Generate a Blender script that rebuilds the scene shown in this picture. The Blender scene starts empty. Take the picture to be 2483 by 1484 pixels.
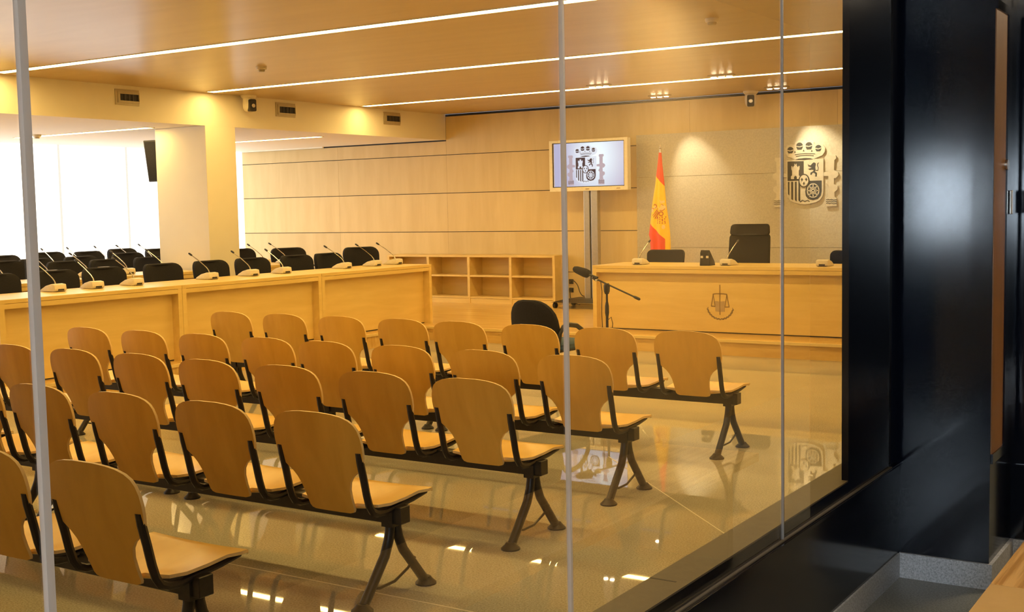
import bpy, bmesh, math, random
from mathutils import Vector, Matrix

# ------------------------------------------------------------------ camera
scene = bpy.context.scene
COL = scene.collection
F_PX, YAW, PITCH, ROLL = 2945.88, .5734, .0810, .0199
cam_data = bpy.data.cameras.new('camera')
cam = bpy.data.objects.new('camera', cam_data)
COL.objects.link(cam)
cam_data.sensor_fit = 'HORIZONTAL'
cam_data.sensor_width = 36.0
cam_data.lens = 36.0 * F_PX / 2483.0
cam_data.clip_start = .05
_f = Vector((-math.sin(YAW) * math.cos(PITCH), math.cos(YAW) * math.cos(PITCH), -math.sin(PITCH)))
_r = Vector((math.cos(YAW), math.sin(YAW), 0))
_d = _f.cross(_r)
_r2 = math.cos(ROLL) * _r + math.sin(ROLL) * _d
_d2 = -math.sin(ROLL) * _r + math.cos(ROLL) * _d
m = Matrix.Identity(4)
for i in range(3):
    m[i][0], m[i][1], m[i][2] = _r2[i], -_d2[i], -_f[i]
m[2][3] = 1.6
cam.matrix_world = m
scene.camera = cam

# ------------------------------------------------------------------ world, exposure, light levels
world = bpy.data.worlds.new('world')
scene.world = world
world.use_nodes = True
world.node_tree.nodes['Background'].inputs[0].default_value = (.75, .85, 1, 1)
world.node_tree.nodes['Background'].inputs[1].default_value = 0.3
vs = scene.view_settings
vs.view_transform = 'Standard'
vs.look = 'None'
vs.gamma = 1
vs.use_curve_mapping = False
vs.exposure = 0.45
scene.cycles.blur_glossy = 0.1
scene.cycles.max_bounces = 7
scene.cycles.diffuse_bounces = 3
scene.cycles.glossy_bounces = 3
scene.cycles.adaptive_threshold = 0.03
WARM = (1.0, .68, .21)           # colour of the fluorescent light lines
STRIP_E = 32.0
WIN_E = 2.1
LOBBY_WIN_E = 60.0

# ------------------------------------------------------------------ materials
def nodes_of(name):
    mt = bpy.data.materials.new(name)
    mt.use_nodes = True
    nt = mt.node_tree
    return mt, nt, nt.nodes['Principled BSDF']

def plain(name, col, rough=.5, metal=0., spec=.5, var=.06, scale=30., bump=0., coat=0.):
    mt, nt, b = nodes_of(name)
    tc = nt.nodes.new('ShaderNodeTexCoord')
    nz = nt.nodes.new('ShaderNodeTexNoise')
    nz.inputs['Scale'].default_value = scale
    nz.inputs['Detail'].default_value = 4
    nt.links.new(tc.outputs['Object'], nz.inputs['Vector'])
    rp = nt.nodes.new('ShaderNodeValToRGB')
    rp.color_ramp.elements[0].position = .3
    rp.color_ramp.elements[1].position = .7
    rp.color_ramp.elements[0].color = [c * (1 - var) for c in col] + [1]
    rp.color_ramp.elements[1].color = [min(1, c * (1 + var)) for c in col] + [1]
    nt.links.new(nz.outputs[0], rp.inputs[0])
    nt.links.new(rp.outputs[0], b.inputs['Base Color'])
    b.inputs['Roughness'].default_value = rough
    b.inputs['Metallic'].default_value = metal
    b.inputs['Specular IOR Level'].default_value = spec
    b.inputs['Coat Weight'].default_value = coat
    b.inputs['Coat Roughness'].default_value = .15
    if bump:
        bp = nt.nodes.new('ShaderNodeBump')
        bp.inputs['Strength'].default_value = bump
        bp.inputs['Distance'].default_value = .002
        nt.links.new(nz.outputs[0], bp.inputs['Height'])
        nt.links.new(bp.outputs[0], b.inputs['Normal'])
    return mt

def wood(name, c1, c2, stretch=(1, 1, 12), scale=2.2, rough=.38, spec=.4, coat=0., contrast=(.34, .68), rand=0.):
    """grain runs along the axis with the SMALL stretch value"""
    mt, nt, b = nodes_of(name)
    tc = nt.nodes.new('ShaderNodeTexCoord')
    mp = nt.nodes.new('ShaderNodeMapping')
    mp.inputs['Scale'].default_value = stretch
    nt.links.new(tc.outputs['Object'], mp.inputs[0])
    src = mp.outputs[0]
    if rand:
        oi = nt.nodes.new('ShaderNodeObjectInfo')
        ad = nt.nodes.new('ShaderNodeVectorMath')
        ad.operation = 'ADD'
        mu = nt.nodes.new('ShaderNodeMath')
        mu.operation = 'MULTIPLY'
        mu.inputs[1].default_value = 37.0
        nt.links.new(oi.outputs['Random'], mu.inputs[0])
        nt.links.new(mp.outputs[0], ad.inputs[0])
        nt.links.new(mu.outputs[0], ad.inputs[1])
        src = ad.outputs[0]
    nz = nt.nodes.new('ShaderNodeTexNoise')
    nz.inputs['Scale'].default_value = scale
    nz.inputs['Detail'].default_value = 7
    nz.inputs['Roughness'].default_value = .62
    nz.inputs['Distortion'].default_value = .35
    nt.links.new(src, nz.inputs['Vector'])
    rp = nt.nodes.new('ShaderNodeValToRGB')
    rp.color_ramp.elements[0].position = contrast[0]
    rp.color_ramp.elements[1].position = contrast[1]
    rp.color_ramp.elements[0].color = (*c1, 1)
    rp.color_ramp.elements[1].color = (*c2, 1)
    nt.links.new(nz.outputs[0], rp.inputs[0])
    out = rp.outputs[0]
    if rand:
        hs = nt.nodes.new('ShaderNodeHueSaturation')
        mr = nt.nodes.new('ShaderNodeMapRange')
        mr.inputs['To Min'].default_value = 1 - rand
        mr.inputs['To Max'].default_value = 1 + rand
        nt.links.new(oi.outputs['Random'], mr.inputs[0])
        nt.links.new(mr.outputs[0], hs.inputs['Value'])
        nt.links.new(out, hs.inputs['Color'])
        out = hs.outputs[0]
    nt.links.new(out, b.inputs['Base Color'])
    b.inputs['Roughness'].default_value = rough
    b.inputs['Specular IOR Level'].default_value = spec
    b.inputs['Coat Weight'].default_value = coat
    b.inputs['Coat Roughness'].default_value = .12
    return mt

def granite(name, base, dark, light, rough=.12, spec=.5, big=.12):
    mt, nt, b = nodes_of(name)
    tc = nt.nodes.new('ShaderNodeTexCoord')
    nz = nt.nodes.new('ShaderNodeTexNoise')
    nz.inputs['Scale'].default_value = 120
    nz.inputs['Detail'].default_value = 6
    nz.inputs['Roughness'].default_value = .75
    nt.links.new(tc.outputs['Object'], nz.inputs['Vector'])
    rp = nt.nodes.new('ShaderNodeValToRGB')
    e = rp.color_ramp.elements
    e[0].position = .33
    e[0].color = (*dark, 1)
    e[1].position = .68
    e[1].color = (*light, 1)
    x = e.new(.5)
    x.color = (*base, 1)
    nt.links.new(nz.outputs[0], rp.inputs[0])
    n2 = nt.nodes.new('ShaderNodeTexNoise')
    n2.inputs['Scale'].default_value = 1.1
    n2.inputs['Detail'].default_value = 5
    nt.links.new(tc.outputs['Object'], n2.inputs['Vector'])
    mr = nt.nodes.new('ShaderNodeMapRange')
    mr.inputs['From Min'].default_value = .3
    mr.inputs['From Max'].default_value = .7
    mr.inputs['To Min'].default_value = 1 - big
    mr.inputs['To Max'].default_value = 1 + big
    nt.links.new(n2.outputs[0], mr.inputs[0])
    hs = nt.nodes.new('ShaderNodeHueSaturation')
    nt.links.new(rp.outputs[0], hs.inputs['Color'])
    nt.links.new(mr.outputs[0], hs.inputs['Value'])
    nt.links.new(hs.outputs[0], b.inputs['Base Color'])
    b.inputs['Roughness'].default_value = rough
    b.inputs['Specular IOR Level'].default_value = spec
    return mt

def emit(name, col, strength):
    mt = bpy.data.materials.new(name)
    mt.use_nodes = True
    nt = mt.node_tree
    nt.nodes.clear()
    o = nt.nodes.new('ShaderNodeOutputMaterial')
    e = nt.nodes.new('ShaderNodeEmission')
    e.inputs[0].default_value = (*col, 1)
    e.inputs[1].default_value = strength
    nt.links.new(e.outputs[0], o.inputs[0])
    return mt

def pane_glass(name, ior=1.5, tint=(1, 1, 1)):
    """thin sheet: clear transmission with a Fresnel mirror reflection"""
    mt = bpy.data.materials.new(name)
    mt.use_nodes = True
    nt = mt.node_tree
    nt.nodes.clear()
    o = nt.nodes.new('ShaderNodeOutputMaterial')
    t = nt.nodes.new('ShaderNodeBsdfTransparent')
    t.inputs[0].default_value = (*tint, 1)
    g = nt.nodes.new('ShaderNodeBsdfGlossy')
    g.inputs['Roughness'].default_value = 0.0
    ge = nt.nodes.new('ShaderNodeNewGeometry')
    dt = nt.nodes.new('ShaderNodeVectorMath')
    dt.operation = 'DOT_PRODUCT'
    nt.links.new(ge.outputs['Normal'], dt.inputs[0])
    nt.links.new(ge.outputs['Incoming'], dt.inputs[1])
    def mth(op, x, y=None):
        n_ = nt.nodes.new('ShaderNodeMath')
        n_.operation = op
        for i_, w_ in enumerate((x, y)):
            if w_ is None: continue
            if isinstance(w_, float): n_.inputs[i_].default_value = w_
            else: nt.links.new(w_, n_.inputs[i_])
        return n_.outputs[0]
    r0 = ((ior - 1) / (ior + 1)) ** 2
    sch = mth('POWER', mth('SUBTRACT', 1.0, mth('ABSOLUTE', dt.outputs['Value'])), 5.0)
    fac = mth('ADD', mth('MULTIPLY', sch, 1 - r0), r0)      # Schlick reflectance, the same from both sides
    mx = nt.nodes.new('ShaderNodeMixShader')
    nt.links.new(fac, mx.inputs[0])
    nt.links.new(t.outputs[0], mx.inputs[1])
    nt.links.new(g.outputs[0], mx.inputs[2])
    nt.links.new(mx.outputs[0], o.inputs[0])
    return mt

M = {}
M['wall_wood'] = wood('maple wall veneer', (.64, .485, .235), (.71, .555, .285), (5, 1, .7), 1.2, .42, .35, rand=.04)
M['desk_wood'] = wood('maple desk veneer', (.70, .49, .155), (.79, .575, .21), (9, 1.0, 9), 1.1, .34, .45)
M['desk_wood_x'] = wood('maple desk veneer lengthwise', (.70, .49, .155), (.79, .575, .21), (1.0, 9, 9), 1.1, .34, .45)
M['seat_wood'] = wood('beech plywood', (.62, .345, .048), (.73, .425, .072), (7, 7, .8), 1.3, .36, .45, rand=.10)
M['seat_top'] = wood('beech plywood seat', (.70, .42, .09), (.80, .52, .13), (7, .8, 7), 1.3, .3, .5, rand=.06)
M['ply_edge'] = plain('plywood edge', (.82, .58, .25), .5)
M['platform_wood'] = wood('platform parquet', (.60, .36, .10), (.76, .50, .17), (.7, 14, 5), 1.4, .22, .5)
M['shelf_wood'] = wood('maple shelf veneer', (.70, .50, .18), (.79, .58, .24), (1, 9, 9), 1.1, .4, .4)
M['bench_wood'] = wood('oak bench', (.52, .27, .07), (.80, .50, .19), (14, .7, 14), 2.6, .3, .5, contrast=(.42, .58))
M['bench_wood_plain'] = wood('oak bench plain', (.66, .42, .16), (.74, .49, .2), (3, 3, 3), 1.5, .35, .45)
M['pane_reflection'] = wood('wood reflection in side pane', (.22, .085, .018), (.30, .12, .03), (7, 7, .8), 1.3, .4, .4)
M['ceiling'] = wood('ceiling veneer', (.50, .37, .19), (.56, .43, .24), (1, 6, 1), .8, .30, .45)
M['white_paint'] = plain('warm white paint', (.80, .74, .62), .6, scale=8, var=.015)
M['low_ceiling'] = plain('white plaster', (.78, .73, .66), .7, scale=8, var=.015)
M['floor'] = granite('polished granite', (.44, .40, .315), (.26, .235, .18), (.60, .555, .45), .018, .36)
M['corridor_floor'] = granite('corridor slate', (.20, .21, .19), (.13, .14, .125), (.28, .29, .27), .25, .4)
M['skirting'] = granite('grey granite skirting', (.46, .48, .50), (.20, .21, .23), (.66, .68, .70), .35, .4, .04)
M['joint'] = plain('pale joint', (.62, .55, .42), .3)
M['navy'] = plain('midnight blue lacquer', (.003, .0045, .010), .13, 0, .45, var=.25, scale=260)
M['navy_matt'] = plain('midnight blue matt', (.005, .006, .010), .5, 0, .4, var=.2, scale=60)
M['sill'] = plain('bronze anodised sill', (.15, .12, .08), .62, 0, .3, var=.05)
M['black_metal'] = plain('black powder coat', (.018, .013, .012), .42, .2, .5, var=.15, scale=80)
M['leg_metal'] = plain('dark bronze powder coat', (.030, .024, .018), .38, .3, .5, var=.15, scale=80)
M['grey_metal'] = plain('grey aluminium', (.46, .44, .41), .35, .75, .5)
M['black_fabric'] = plain('charcoal upholstery', (.018, .017, .021), .85, 0, .25, var=.25, scale=160, bump=.2)
M['blue_fabric'] = plain('blue upholstery', (.05, .09, .14), .85, 0, .25, var=.25, scale=160, bump=.2)
M['black_plastic'] = plain('black plastic', (.016, .015, .015), .4, 0, .5)
M['beige_plastic'] = plain('ivory plastic', (.70, .62, .47), .4, 0, .45)
M['chrome'] = plain('satin chrome', (.62, .58, .52), .25, .9, .5)
M['dark_slot'] = plain('dark slot', (.02, .016, .012), .6)
M['slat'] = plain('vent slat', (.07, .055, .035), .5)
M['panel_stone'] = plain('grey linen wall panel', (.52, .48, .39), .45, .15, .5, var=.10, scale=55, bump=.05)
M['arms_light'] = plain('brushed steel relief', (.66, .62, .52), .36, .35, .5)
M['arms_dark'] = plain('dark grey enamel', (.07, .07, .065), .5, .2, .4)
M['bronze'] = plain('bronze inlay', (.30, .19, .07), .5, .2, .4)
M['bronze_pale'] = plain('pale bronze inlay', (.46, .33, .17), .5, .2, .4)
M['tv_bezel'] = plain('champagne bezel', (.80, .73, .56), .4, .1, .5)
M['vent_frame'] = plain('vent frame', (.45, .38, .25), .45, .2, .5)
M['flag_cloth_yellow'] = plain('yellow', (.95, .62, .02), .5)
M['flag_mark'] = plain('flag red brown mark', (.45, .07, .02), .6)
M['flag_mark_pale'] = plain('flag pale mark', (.85, .62, .30), .6)
M['white_glass'] = plain('glass edge joint', (.72, .68, .64), .25, .2, .5, var=.05, scale=12)
_t = M['white_glass'].node_tree
_o = _t.nodes['Material Output']
_mx = _t.nodes.new('ShaderNodeMixShader')
_mx.inputs[0].default_value = .55
_tl = _t.nodes.new('ShaderNodeBsdfTranslucent')
_tl.inputs[0].default_value = (.85, .82, .80, 1)
_t.links.new(_t.nodes['Principled BSDF'].outputs[0], _mx.inputs[1])
_t.links.new(_tl.outputs[0], _mx.inputs[2])
_t.links.new(_mx.outputs[0], _o.inputs[0])
M['glass_joint_dark'] = plain('black silicone joint', (.03, .025, .02), .4)
M['glass'] = pane_glass('clear float glass', 1.5)
M['strip'] = emit('light line', WARM, STRIP_E)
M['window'] = emit('daylight behind blinds', (1.0, .96, .88), WIN_E)
M['lobby_window'] = emit('daylight behind blinds cool', (.72, .86, 1.0), LOBBY_WIN_E)
M['glowing_mullion'] = emit('mullion with painted glow', (1.0, .93, .78), .78)  # window mullions, given a glow to stay faint between the panes
M['mullion'] = plain('cream mullion', (.86, .82, .70), .5)
M['lamp_on'] = emit('spot lamp', (1, .8, .5), 40)
M['corridor_lamp'] = emit('corridor lamp', (1, .80, .55), 26)
M['tv_back'] = None
M['tv_light'] = emit('screen pale', (.62, .66, .74), 1.0)
M['tv_mid'] = emit('screen mauve', (.40, .32, .36), 1.0)
M['tv_dark'] = emit('screen dark', (.055, .03, .035), 1.0)

def screen_material():
    mt = bpy.data.materials.new('screen picture')
    mt.use_nodes = True
    nt = mt.node_tree
    nt.nodes.clear()
    o = nt.nodes.new('ShaderNodeOutputMaterial')
    e = nt.nodes.new('ShaderNodeEmission')
    tc = nt.nodes.new('ShaderNodeTexCoord')
    mp = nt.nodes.new('ShaderNodeMapping')
    mp.inputs['Location'].default_value = (-.22, 0, -.16)
    mp.inputs['Scale'].default_value = (1.9, 0, 1.5)
    gr = nt.nodes.new('ShaderNodeTexGradient')
    gr.gradient_type = 'SPHERICAL'
    rp = nt.nodes.new('ShaderNodeValToRGB')
    rp.color_ramp.elements[0].color = (.42, .40, .55, 1)
    rp.color_ramp.elements[1].color = (.80, .95, .98, 1)
    nt.links.new(tc.outputs['Object'], mp.inputs[0])
    nt.links.new(mp.outputs[0], gr.inputs[0])
    nt.links.new(gr.outputs[1], rp.inputs[0])
    nt.links.new(rp.outputs[0], e.inputs[0])
    nt.links.new(e.outputs[0], o.inputs[0])
    return mt
M['tv_back'] = screen_material()

def flag_material():
    mt, nt, b = nodes_of('flag cloth')
    tc = nt.nodes.new('ShaderNodeTexCoord')
    sp = nt.nodes.new('ShaderNodeSeparateXYZ')
    nt.links.new(tc.outputs['Object'], sp.inputs[0])
    def math_(op, a, c=None, d=None):
        n = nt.nodes.new('ShaderNodeMath')
        n.operation = op
        for i, v in enumerate((a, c, d)):
            if v is None:
                continue
            if isinstance(v, (int, float)):
                n.inputs[i].default_value = v
            else:
                nt.links.new(v, n.inputs[i])
        return n.outputs[0]
    u = math_('MULTIPLY_ADD', sp.outputs[0], 1 / .00114, 330.)
    v = math_('MULTIPLY_ADD', sp.outputs[2], -1 / .001023, 170. + (2.269 - .17) / .001023)
    l1 = math_('MULTIPLY_ADD', u, 1.25, 455 - 1.25 * 275)
    l2 = math_('MULTIPLY_ADD', u, 1.03, 1075 - 1.03 * 205)
    red1 = math_('LESS_THAN', v, l1)
    red2 = math_('MULTIPLY', math_('GREATER_THAN', v, l2), math_('LESS_THAN', u, 396.))
    red = math_('MAXIMUM', red1, red2)
    mx = nt.nodes.new('ShaderNodeMix')
    mx.data_type = 'RGBA'
    nt.links.new(red, mx.inputs[0])
    mx.inputs[6].default_value = (.95, .60, .012, 1)
    mx.inputs[7].default_value = (.80, .07, .012, 1)
    nt.links.new(mx.outputs[2], b.inputs['Base Color'])
    b.inputs['Roughness'].default_value = .55
    return mt
M['flag'] = flag_material()

# ------------------------------------------------------------------ mesh helpers
class MB:
    def __init__(s):
        s.v, s.f, s.mi, s.cur = [], [], [], 0
    def add(s, vs_, fs):
        o = len(s.v)
        s.v += [tuple(p) for p in vs_]
        s.f += [tuple(i + o for i in f) for f in fs]
        s.mi += [s.cur] * len(fs)
        return s
    def box(s, x0, x1, y0, y1, z0, z1):
        if x0 > x1: x0, x1 = x1, x0
        if y0 > y1: y0, y1 = y1, y0
        if z0 > z1: z0, z1 = z1, z0
        return s.add([(x0, y0, z0), (x1, y0, z0), (x1, y1, z0), (x0, y1, z0), (x0, y0, z1), (x1, y0, z1), (x1, y1, z1), (x0, y1, z1)],
                     [(0, 3, 2, 1), (4, 5, 6, 7), (0, 1, 5, 4), (1, 2, 6, 5), (2, 3, 7, 6), (3, 0, 4, 7)])
    def hexa(s, p):
        """8 points: 4 bottom, 4 top"""
        return s.add(p, [(0, 3, 2, 1), (4, 5, 6, 7), (0, 1, 5, 4), (1, 2, 6, 5), (2, 3, 7, 6), (3, 0, 4, 7)])
    def tube(s, path, r, n=8, flat=1.0):
        path = [Vector(p) for p in path]
        rs = r if isinstance(r, (list, tuple)) else [r] * len(path)
        ring, prev = [], None
        for i, p in enumerate(path):
            t = (path[min(i + 1, len(path) - 1)] - path[max(i - 1, 0)]).normalized()
            if prev is None:
                a = Vector((1, 0, 0)) if abs(t.x) < .9 else Vector((0, 1, 0))
                prev = (a - t * a.dot(t)).normalized()
            prev = (prev - t * prev.dot(t)).normalized()
            bn = t.cross(prev)
            ring.append([p + (prev * math.cos(2 * math.pi * k / n) + bn * math.sin(2 * math.pi * k / n) * flat) * rs[i] for k in range(n)])
        vs_ = [q for rg in ring for q in rg]
        fs = []
        for i in range(len(path) - 1):
            for k in range(n):
                fs.append((i * n + k, i * n + (k + 1) % n, (i + 1) * n + (k + 1) % n, (i + 1) * n + k))
        fs.append(tuple(reversed(range(n))))
        fs.append(tuple((len(path) - 1) * n + k for k in range(n)))
        return s.add(vs_, fs)
    def lathe(s, prof, c=(0, 0, 0), n=20):
        """prof: list of (radius, z)"""
        vs_ = [(c[0] + r * math.cos(2 * math.pi * k / n), c[1] + r * math.sin(2 * math.pi * k / n), c[2] + z) for r, z in prof for k in range(n)]
        fs = []
        for i in range(len(prof) - 1):
            for k in range(n):
                fs.append((i * n + k, i * n + (k + 1) % n, (i + 1) * n + (k + 1) % n, (i + 1) * n + k))
        fs.append(tuple(reversed(range(n))))
        fs.append(tuple((len(prof) - 1) * n + k for k in range(n)))
        return s.add(vs_, fs)
    def prism(s, pts, d0, d1, fn):
        """pts 2D outline, fn(u, v, d) -> 3D"""
        n = len(pts)
        vs_ = [fn(u, v, d0) for u, v in pts] + [fn(u, v, d1) for u, v in pts]
        fs = [tuple(range(n)), tuple(reversed(range(n, 2 * n)))]
        fs += [((k + 1) % n, k, n + k, n + (k + 1) % n) for k in range(n)]
        return s.add(vs_, fs)
    def ring(s, a, b, d0, d1, fn):
        """region between two outlines of equal point count"""
        n = len(a)
        vs_ = [fn(u, v, d) for d in (d0, d1) for o in (a, b) for u, v in o]
        fs = []
        for k in range(n):
            j = (k + 1) % n
            fs += [(k, j, n + j, n + k), (2 * n + k, 3 * n + k, 3 * n + j, 2 * n + j), (k, 2 * n + k, 2 * n + j, j), (n + k, n + j, 3 * n + j, 3 * n + k)]
        return s.add(vs_, fs)
    def build(s, name, mats, parent=None, smooth=False, bevel=0., seg=2):
        me = bpy.data.meshes.new(name)
        me.from_pydata(s.v, [], s.f)
        mats = mats if isinstance(mats, (list, tuple)) else [mats]
        for mm in mats:
            me.materials.append(M[mm] if isinstance(mm, str) else mm)
        if len(mats) > 1:
            me.polygons.foreach_set('material_index', s.mi)
        bm = bmesh.new()
        bm.from_mesh(me)
        bmesh.ops.recalc_face_normals(bm, faces=bm.faces)
        if bevel:
            bmesh.ops.bevel(bm, geom=[e for e in bm.edges if len(e.link_faces) == 2 and e.calc_face_angle(0) > .5],
                            offset=bevel, segments=seg, affect='EDGES', profile=.5)
        bm.to_mesh(me)
        bm.free()
        me.update()
        if smooth:
            me.polygons.foreach_set('use_smooth', [True] * len(me.polygons))
            me.set_sharp_from_angle(angle=math.radians(38))
        o = bpy.data.objects.new(name, me)
        COL.objects.link(o)
        if parent is not None:
            o.parent = parent
        return o

def tag(o, label, cat, group=None, kind=None):
    if label: o['label'] = label
    if cat: o['category'] = cat
    if group: o['group'] = group
    if kind: o['kind'] = kind
    return o

def thing(name, loc=(0, 0, 0), rz=0., label=None, cat=None, group=None):
    o = bpy.data.objects.new(name, None)
    o.empty_display_size = .1
    COL.objects.link(o)
    o.location = loc
    o.rotation_euler = (0, 0, rz)
    return tag(o, label, cat, group)

def struct(o, label=None, cat=None):
    o['kind'] = 'structure'
    return tag(o, label, cat)

def copy_tree(src, loc, rz=0., label=None, group=None, scale=None):
    r = src.copy()
    COL.objects.link(r)
    r.location = loc
    r.rotation_euler = (0, 0, rz)
    if label: r['label'] = label
    if group: r['group'] = group
    if scale: r.scale = scale
    for ch in [c for c in COL.objects if c.parent == src]:
        c = ch.copy()
        COL.objects.link(c)
        c.parent = r
        for g in [k for k in COL.objects if k.parent == ch]:
            d = g.copy()
            COL.objects.link(d)
            d.parent = c
    return r

def ell(cx, cy, rx, ry, n=24, a0=0.):
    return [(cx + rx * math.cos(a0 + 2 * math.pi * k / n), cy + ry * math.sin(a0 + 2 * math.pi * k / n)) for k in range(n)]

def rrect(x0, x1, y0, y1, r, n=4):
    p = []
    for cx, cy, a in ((x1 - r, y1 - r, 0), (x0 + r, y1 - r, 90), (x0 + r, y0 + r, 180), (x1 - r, y0 + r, 270)):
        for k in range(n + 1):
            t = math.radians(a + 90 * k / n)
            p.append((cx + r * math.cos(t), cy + r * math.sin(t)))
    return p

def thick(path, w):
    """a stroke: polyline turned into an outline of width w"""
    L, R = [], []
    for i, p in enumerate(path):
        a = path[max(i - 1, 0)]
        b = path[min(i + 1, len(path) - 1)]
        dx, dy = b[0] - a[0], b[1] - a[1]
        q = math.hypot(dx, dy) or 1
        L.append((p[0] - dy / q * w / 2, p[1] + dx / q * w / 2))
        R.append((p[0] + dy / q * w / 2, p[1] - dx / q * w / 2))
    return L + R[::-1]

# ------------------------------------------------------------------ key planes of the place
WALL_Y = 15.40
CEIL_Z, LOW_Z = 3.05, 2.66
FASCIA_X, WIN_X = -11.10, -15.40
PLAT_Z = .17
GLASS_X = -1.39
REAR_Y = .45
END_Y = 5.14
OPP_X = .75

# ------------------------------------------------------------------ structure: courtroom shell
fl = struct(MB().box(WIN_X - .2, GLASS_X - .13, REAR_Y, WALL_Y + .2, -.1, 0).build('floor', 'floor'), 'polished beige granite courtroom floor', 'floor')
MB().box(-8.9, GLASS_X - .14, 3.86, 3.868, 0, .0006).build('joint', 'joint', fl)
j = MB()
j.hexa([(-3.66, 6.762, 0), (-2.2, 5.316, 0), (-2.195, 5.322, 0), (-3.655, 6.768, 0), (-3.66, 6.762, .0006), (-2.2, 5.316, .0006), (-2.195, 5.322, .0006), (-3.655, 6.768, .0006)])
j.build('joint', 'joint', fl)
# platforms
plat = MB().box(WIN_X, -8.97, REAR_Y, WALL_Y, 0.0, PLAT_Z).build('platform', 'platform_wood')
struct(plat, 'raised wooden platform under the rows of desks by the window', 'platform')
plat2 = MB().box(-8.97, GLASS_X - .15, 11.9, WALL_Y, 0.0, PLAT_Z).build('platform', 'platform_wood')
struct(plat2, 'raised wooden platform under the judge desk at the back wall', 'platform')
for p_, a in ((plat, (-8.97, -8.945, REAR_Y, 11.875)), (plat2, (-8.97, GLASS_X - .15, 11.875, 11.9))):
    MB().box(a[0], a[1], a[2], a[3], PLAT_Z - .028, PLAT_Z + .0015).build('nosing', 'shelf_wood', p_)
# back wall with veneer panels
wb = struct(MB().box(WIN_X - .12, GLASS_X - .15, WALL_Y + .02, WALL_Y + .2, 0, CEIL_Z).build('wall_back', 'dark_slot'), 'back wall clad in pale maple panels', 'wall')
zs = [PLAT_Z, .64, 1.24, 1.84, 2.43, CEIL_Z - .03]
xs = [-15.50, -13.3, -11.1, -9.0, -7.0, -4.95, -2.9, -1.54]
for a in range(len(zs) - 1):
    for k in range(len(xs) - 1):
        top = zs[a + 1] - .005
        if xs[k + 1] <= FASCIA_X + .01: top = min(top, LOW_Z - .02)
        MB().box(xs[k] + .0012, xs[k + 1] - .0012, WALL_Y, WALL_Y + .02, zs[a] + .005, top).build('panel', 'wall_wood', wb)
# grey panel carrying the coat of arms
gp = thing('wall_panel', (-5.4, WALL_Y, 0), 0, 'grey linen textured wall panel behind the judge desk and coat of arms', 'wall panel')
for (za, zb) in ((PLAT_Z, 1.0), (1.004, 1.98), (1.984, 2.57)):
    MB().box(-2.40, 2.55, -.03, 0, za, zb).build('panel', 'panel_stone', gp)
# right wall (beyond the glazing), rear wall
struct(MB().box(GLASS_X - .15, GLASS_X, END_Y + .45, WALL_Y + .2, 0, CEIL_Z).build('wall_right', 'wall_wood'), 'maple clad right wall beyond the glazing', 'wall')
struct(MB().box(WIN_X, GLASS_X - .13, REAR_Y - .15, REAR_Y, 0, CEIL_Z).build('wall_front', 'white_paint'), 'plain wall behind the public seats', 'wall')
# ceilings
struct(MB().box(FASCIA_X, GLASS_X - .15, REAR_Y, WALL_Y - .03, CEIL_Z, CEIL_Z + .1).build('ceiling', 'ceiling'), 'warm veneered ceiling above the public seats', 'ceiling')
struct(MB().box(WIN_X - .2, FASCIA_X - .012, REAR_Y, WALL_Y - .012, LOW_Z, LOW_Z + .3).build('ceiling', 'low_ceiling'), 'lower white ceiling above the rows of desks', 'ceiling')
struct(MB().box(FASCIA_X - .012, FASCIA_X, REAR_Y, WALL_Y - .004, LOW_Z - .003, CEIL_Z).build('trim_1', 'white_paint'), 'pale fascia between the two ceiling levels', 'fascia')
struct(MB().box(WIN_X, -13.55, WALL_Y - .09, WALL_Y - .06, LOW_Z - .022, LOW_Z).build('trim_2', 'mullion'), 'thin rail under the low ceiling by the back wall', 'rail')
# column
struct(MB().box(-11.99, -11.10, 10.441, 10.937, PLAT_Z, LOW_Z).build('wall_column', 'white_paint', bevel=.006), 'square cream column under the ceiling step', 'column')
# window wall
wl = struct(MB().box(WIN_X - .2, WIN_X - .1, REAR_Y, WALL_Y + .2, 0, LOW_Z).build('window_1', 'mullion'), 'bright window wall with white blinds', 'window')
y = 15.38
ys = []
while y > REAR_Y:
    ys.append(y)
    y -= 1.245
for k in range(len(ys) - 1):
    MB().box(WIN_X - .095, WIN_X - .085, ys[k + 1] + .02, ys[k] - (.02 if k else -.018), PLAT_Z + .12, LOW_Z - .004).build('pane', 'window', wl)
    MB().box(WIN_X - .095, WIN_X - .084, ys[k + 1] - .02, ys[k + 1] + .02, PLAT_Z, LOW_Z).build('glowing_mullion', 'glowing_mullion', wl)  # mullion strip, no lamp: its brightness is put into the material
MB().box(WIN_X - .095, WIN_X - .03, REAR_Y, WALL_Y, PLAT_Z, PLAT_Z + .12).build('sill', 'mullion', wl)

# ------------------------------------------------------------------ structure: glazed partition and corridor
struct(MB().box(GLASS_X - .13, OPP_X + .1, -2.75, 13.0, -.1, 0).build('floor', 'corridor_floor'), 'dark grey corridor floor by the glazing', 'floor')
struct(MB().box(GLASS_X - .13, OPP_X + .1, -2.75, 13.0, CEIL_Z, CEIL_Z + .1).build('ceiling', 'navy_matt'), 'dark corridor ceiling', 'ceiling')
gw = struct(MB().box(GLASS_X - .13, GLASS_X + .006, REAR_Y, END_Y, 0.0, .488).build('wall_glazing', 'navy'), 'low midnight blue wall under the glazing', 'wall')
MB().box(GLASS_X - .128, GLASS_X - .010, REAR_Y, 5.0, .537, .543).build('sill', 'sill', gw)
MB().box(GLASS_X - .126, GLASS_X - .012, REAR_Y, 5.0, .488, .5365).build('sill_base', 'navy', gw)
MB().box(GLASS_X - .126, GLASS_X - .045, 3.04, 3.047, .5425, .5436).build('sill_joint', 'dark_slot', gw)
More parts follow.
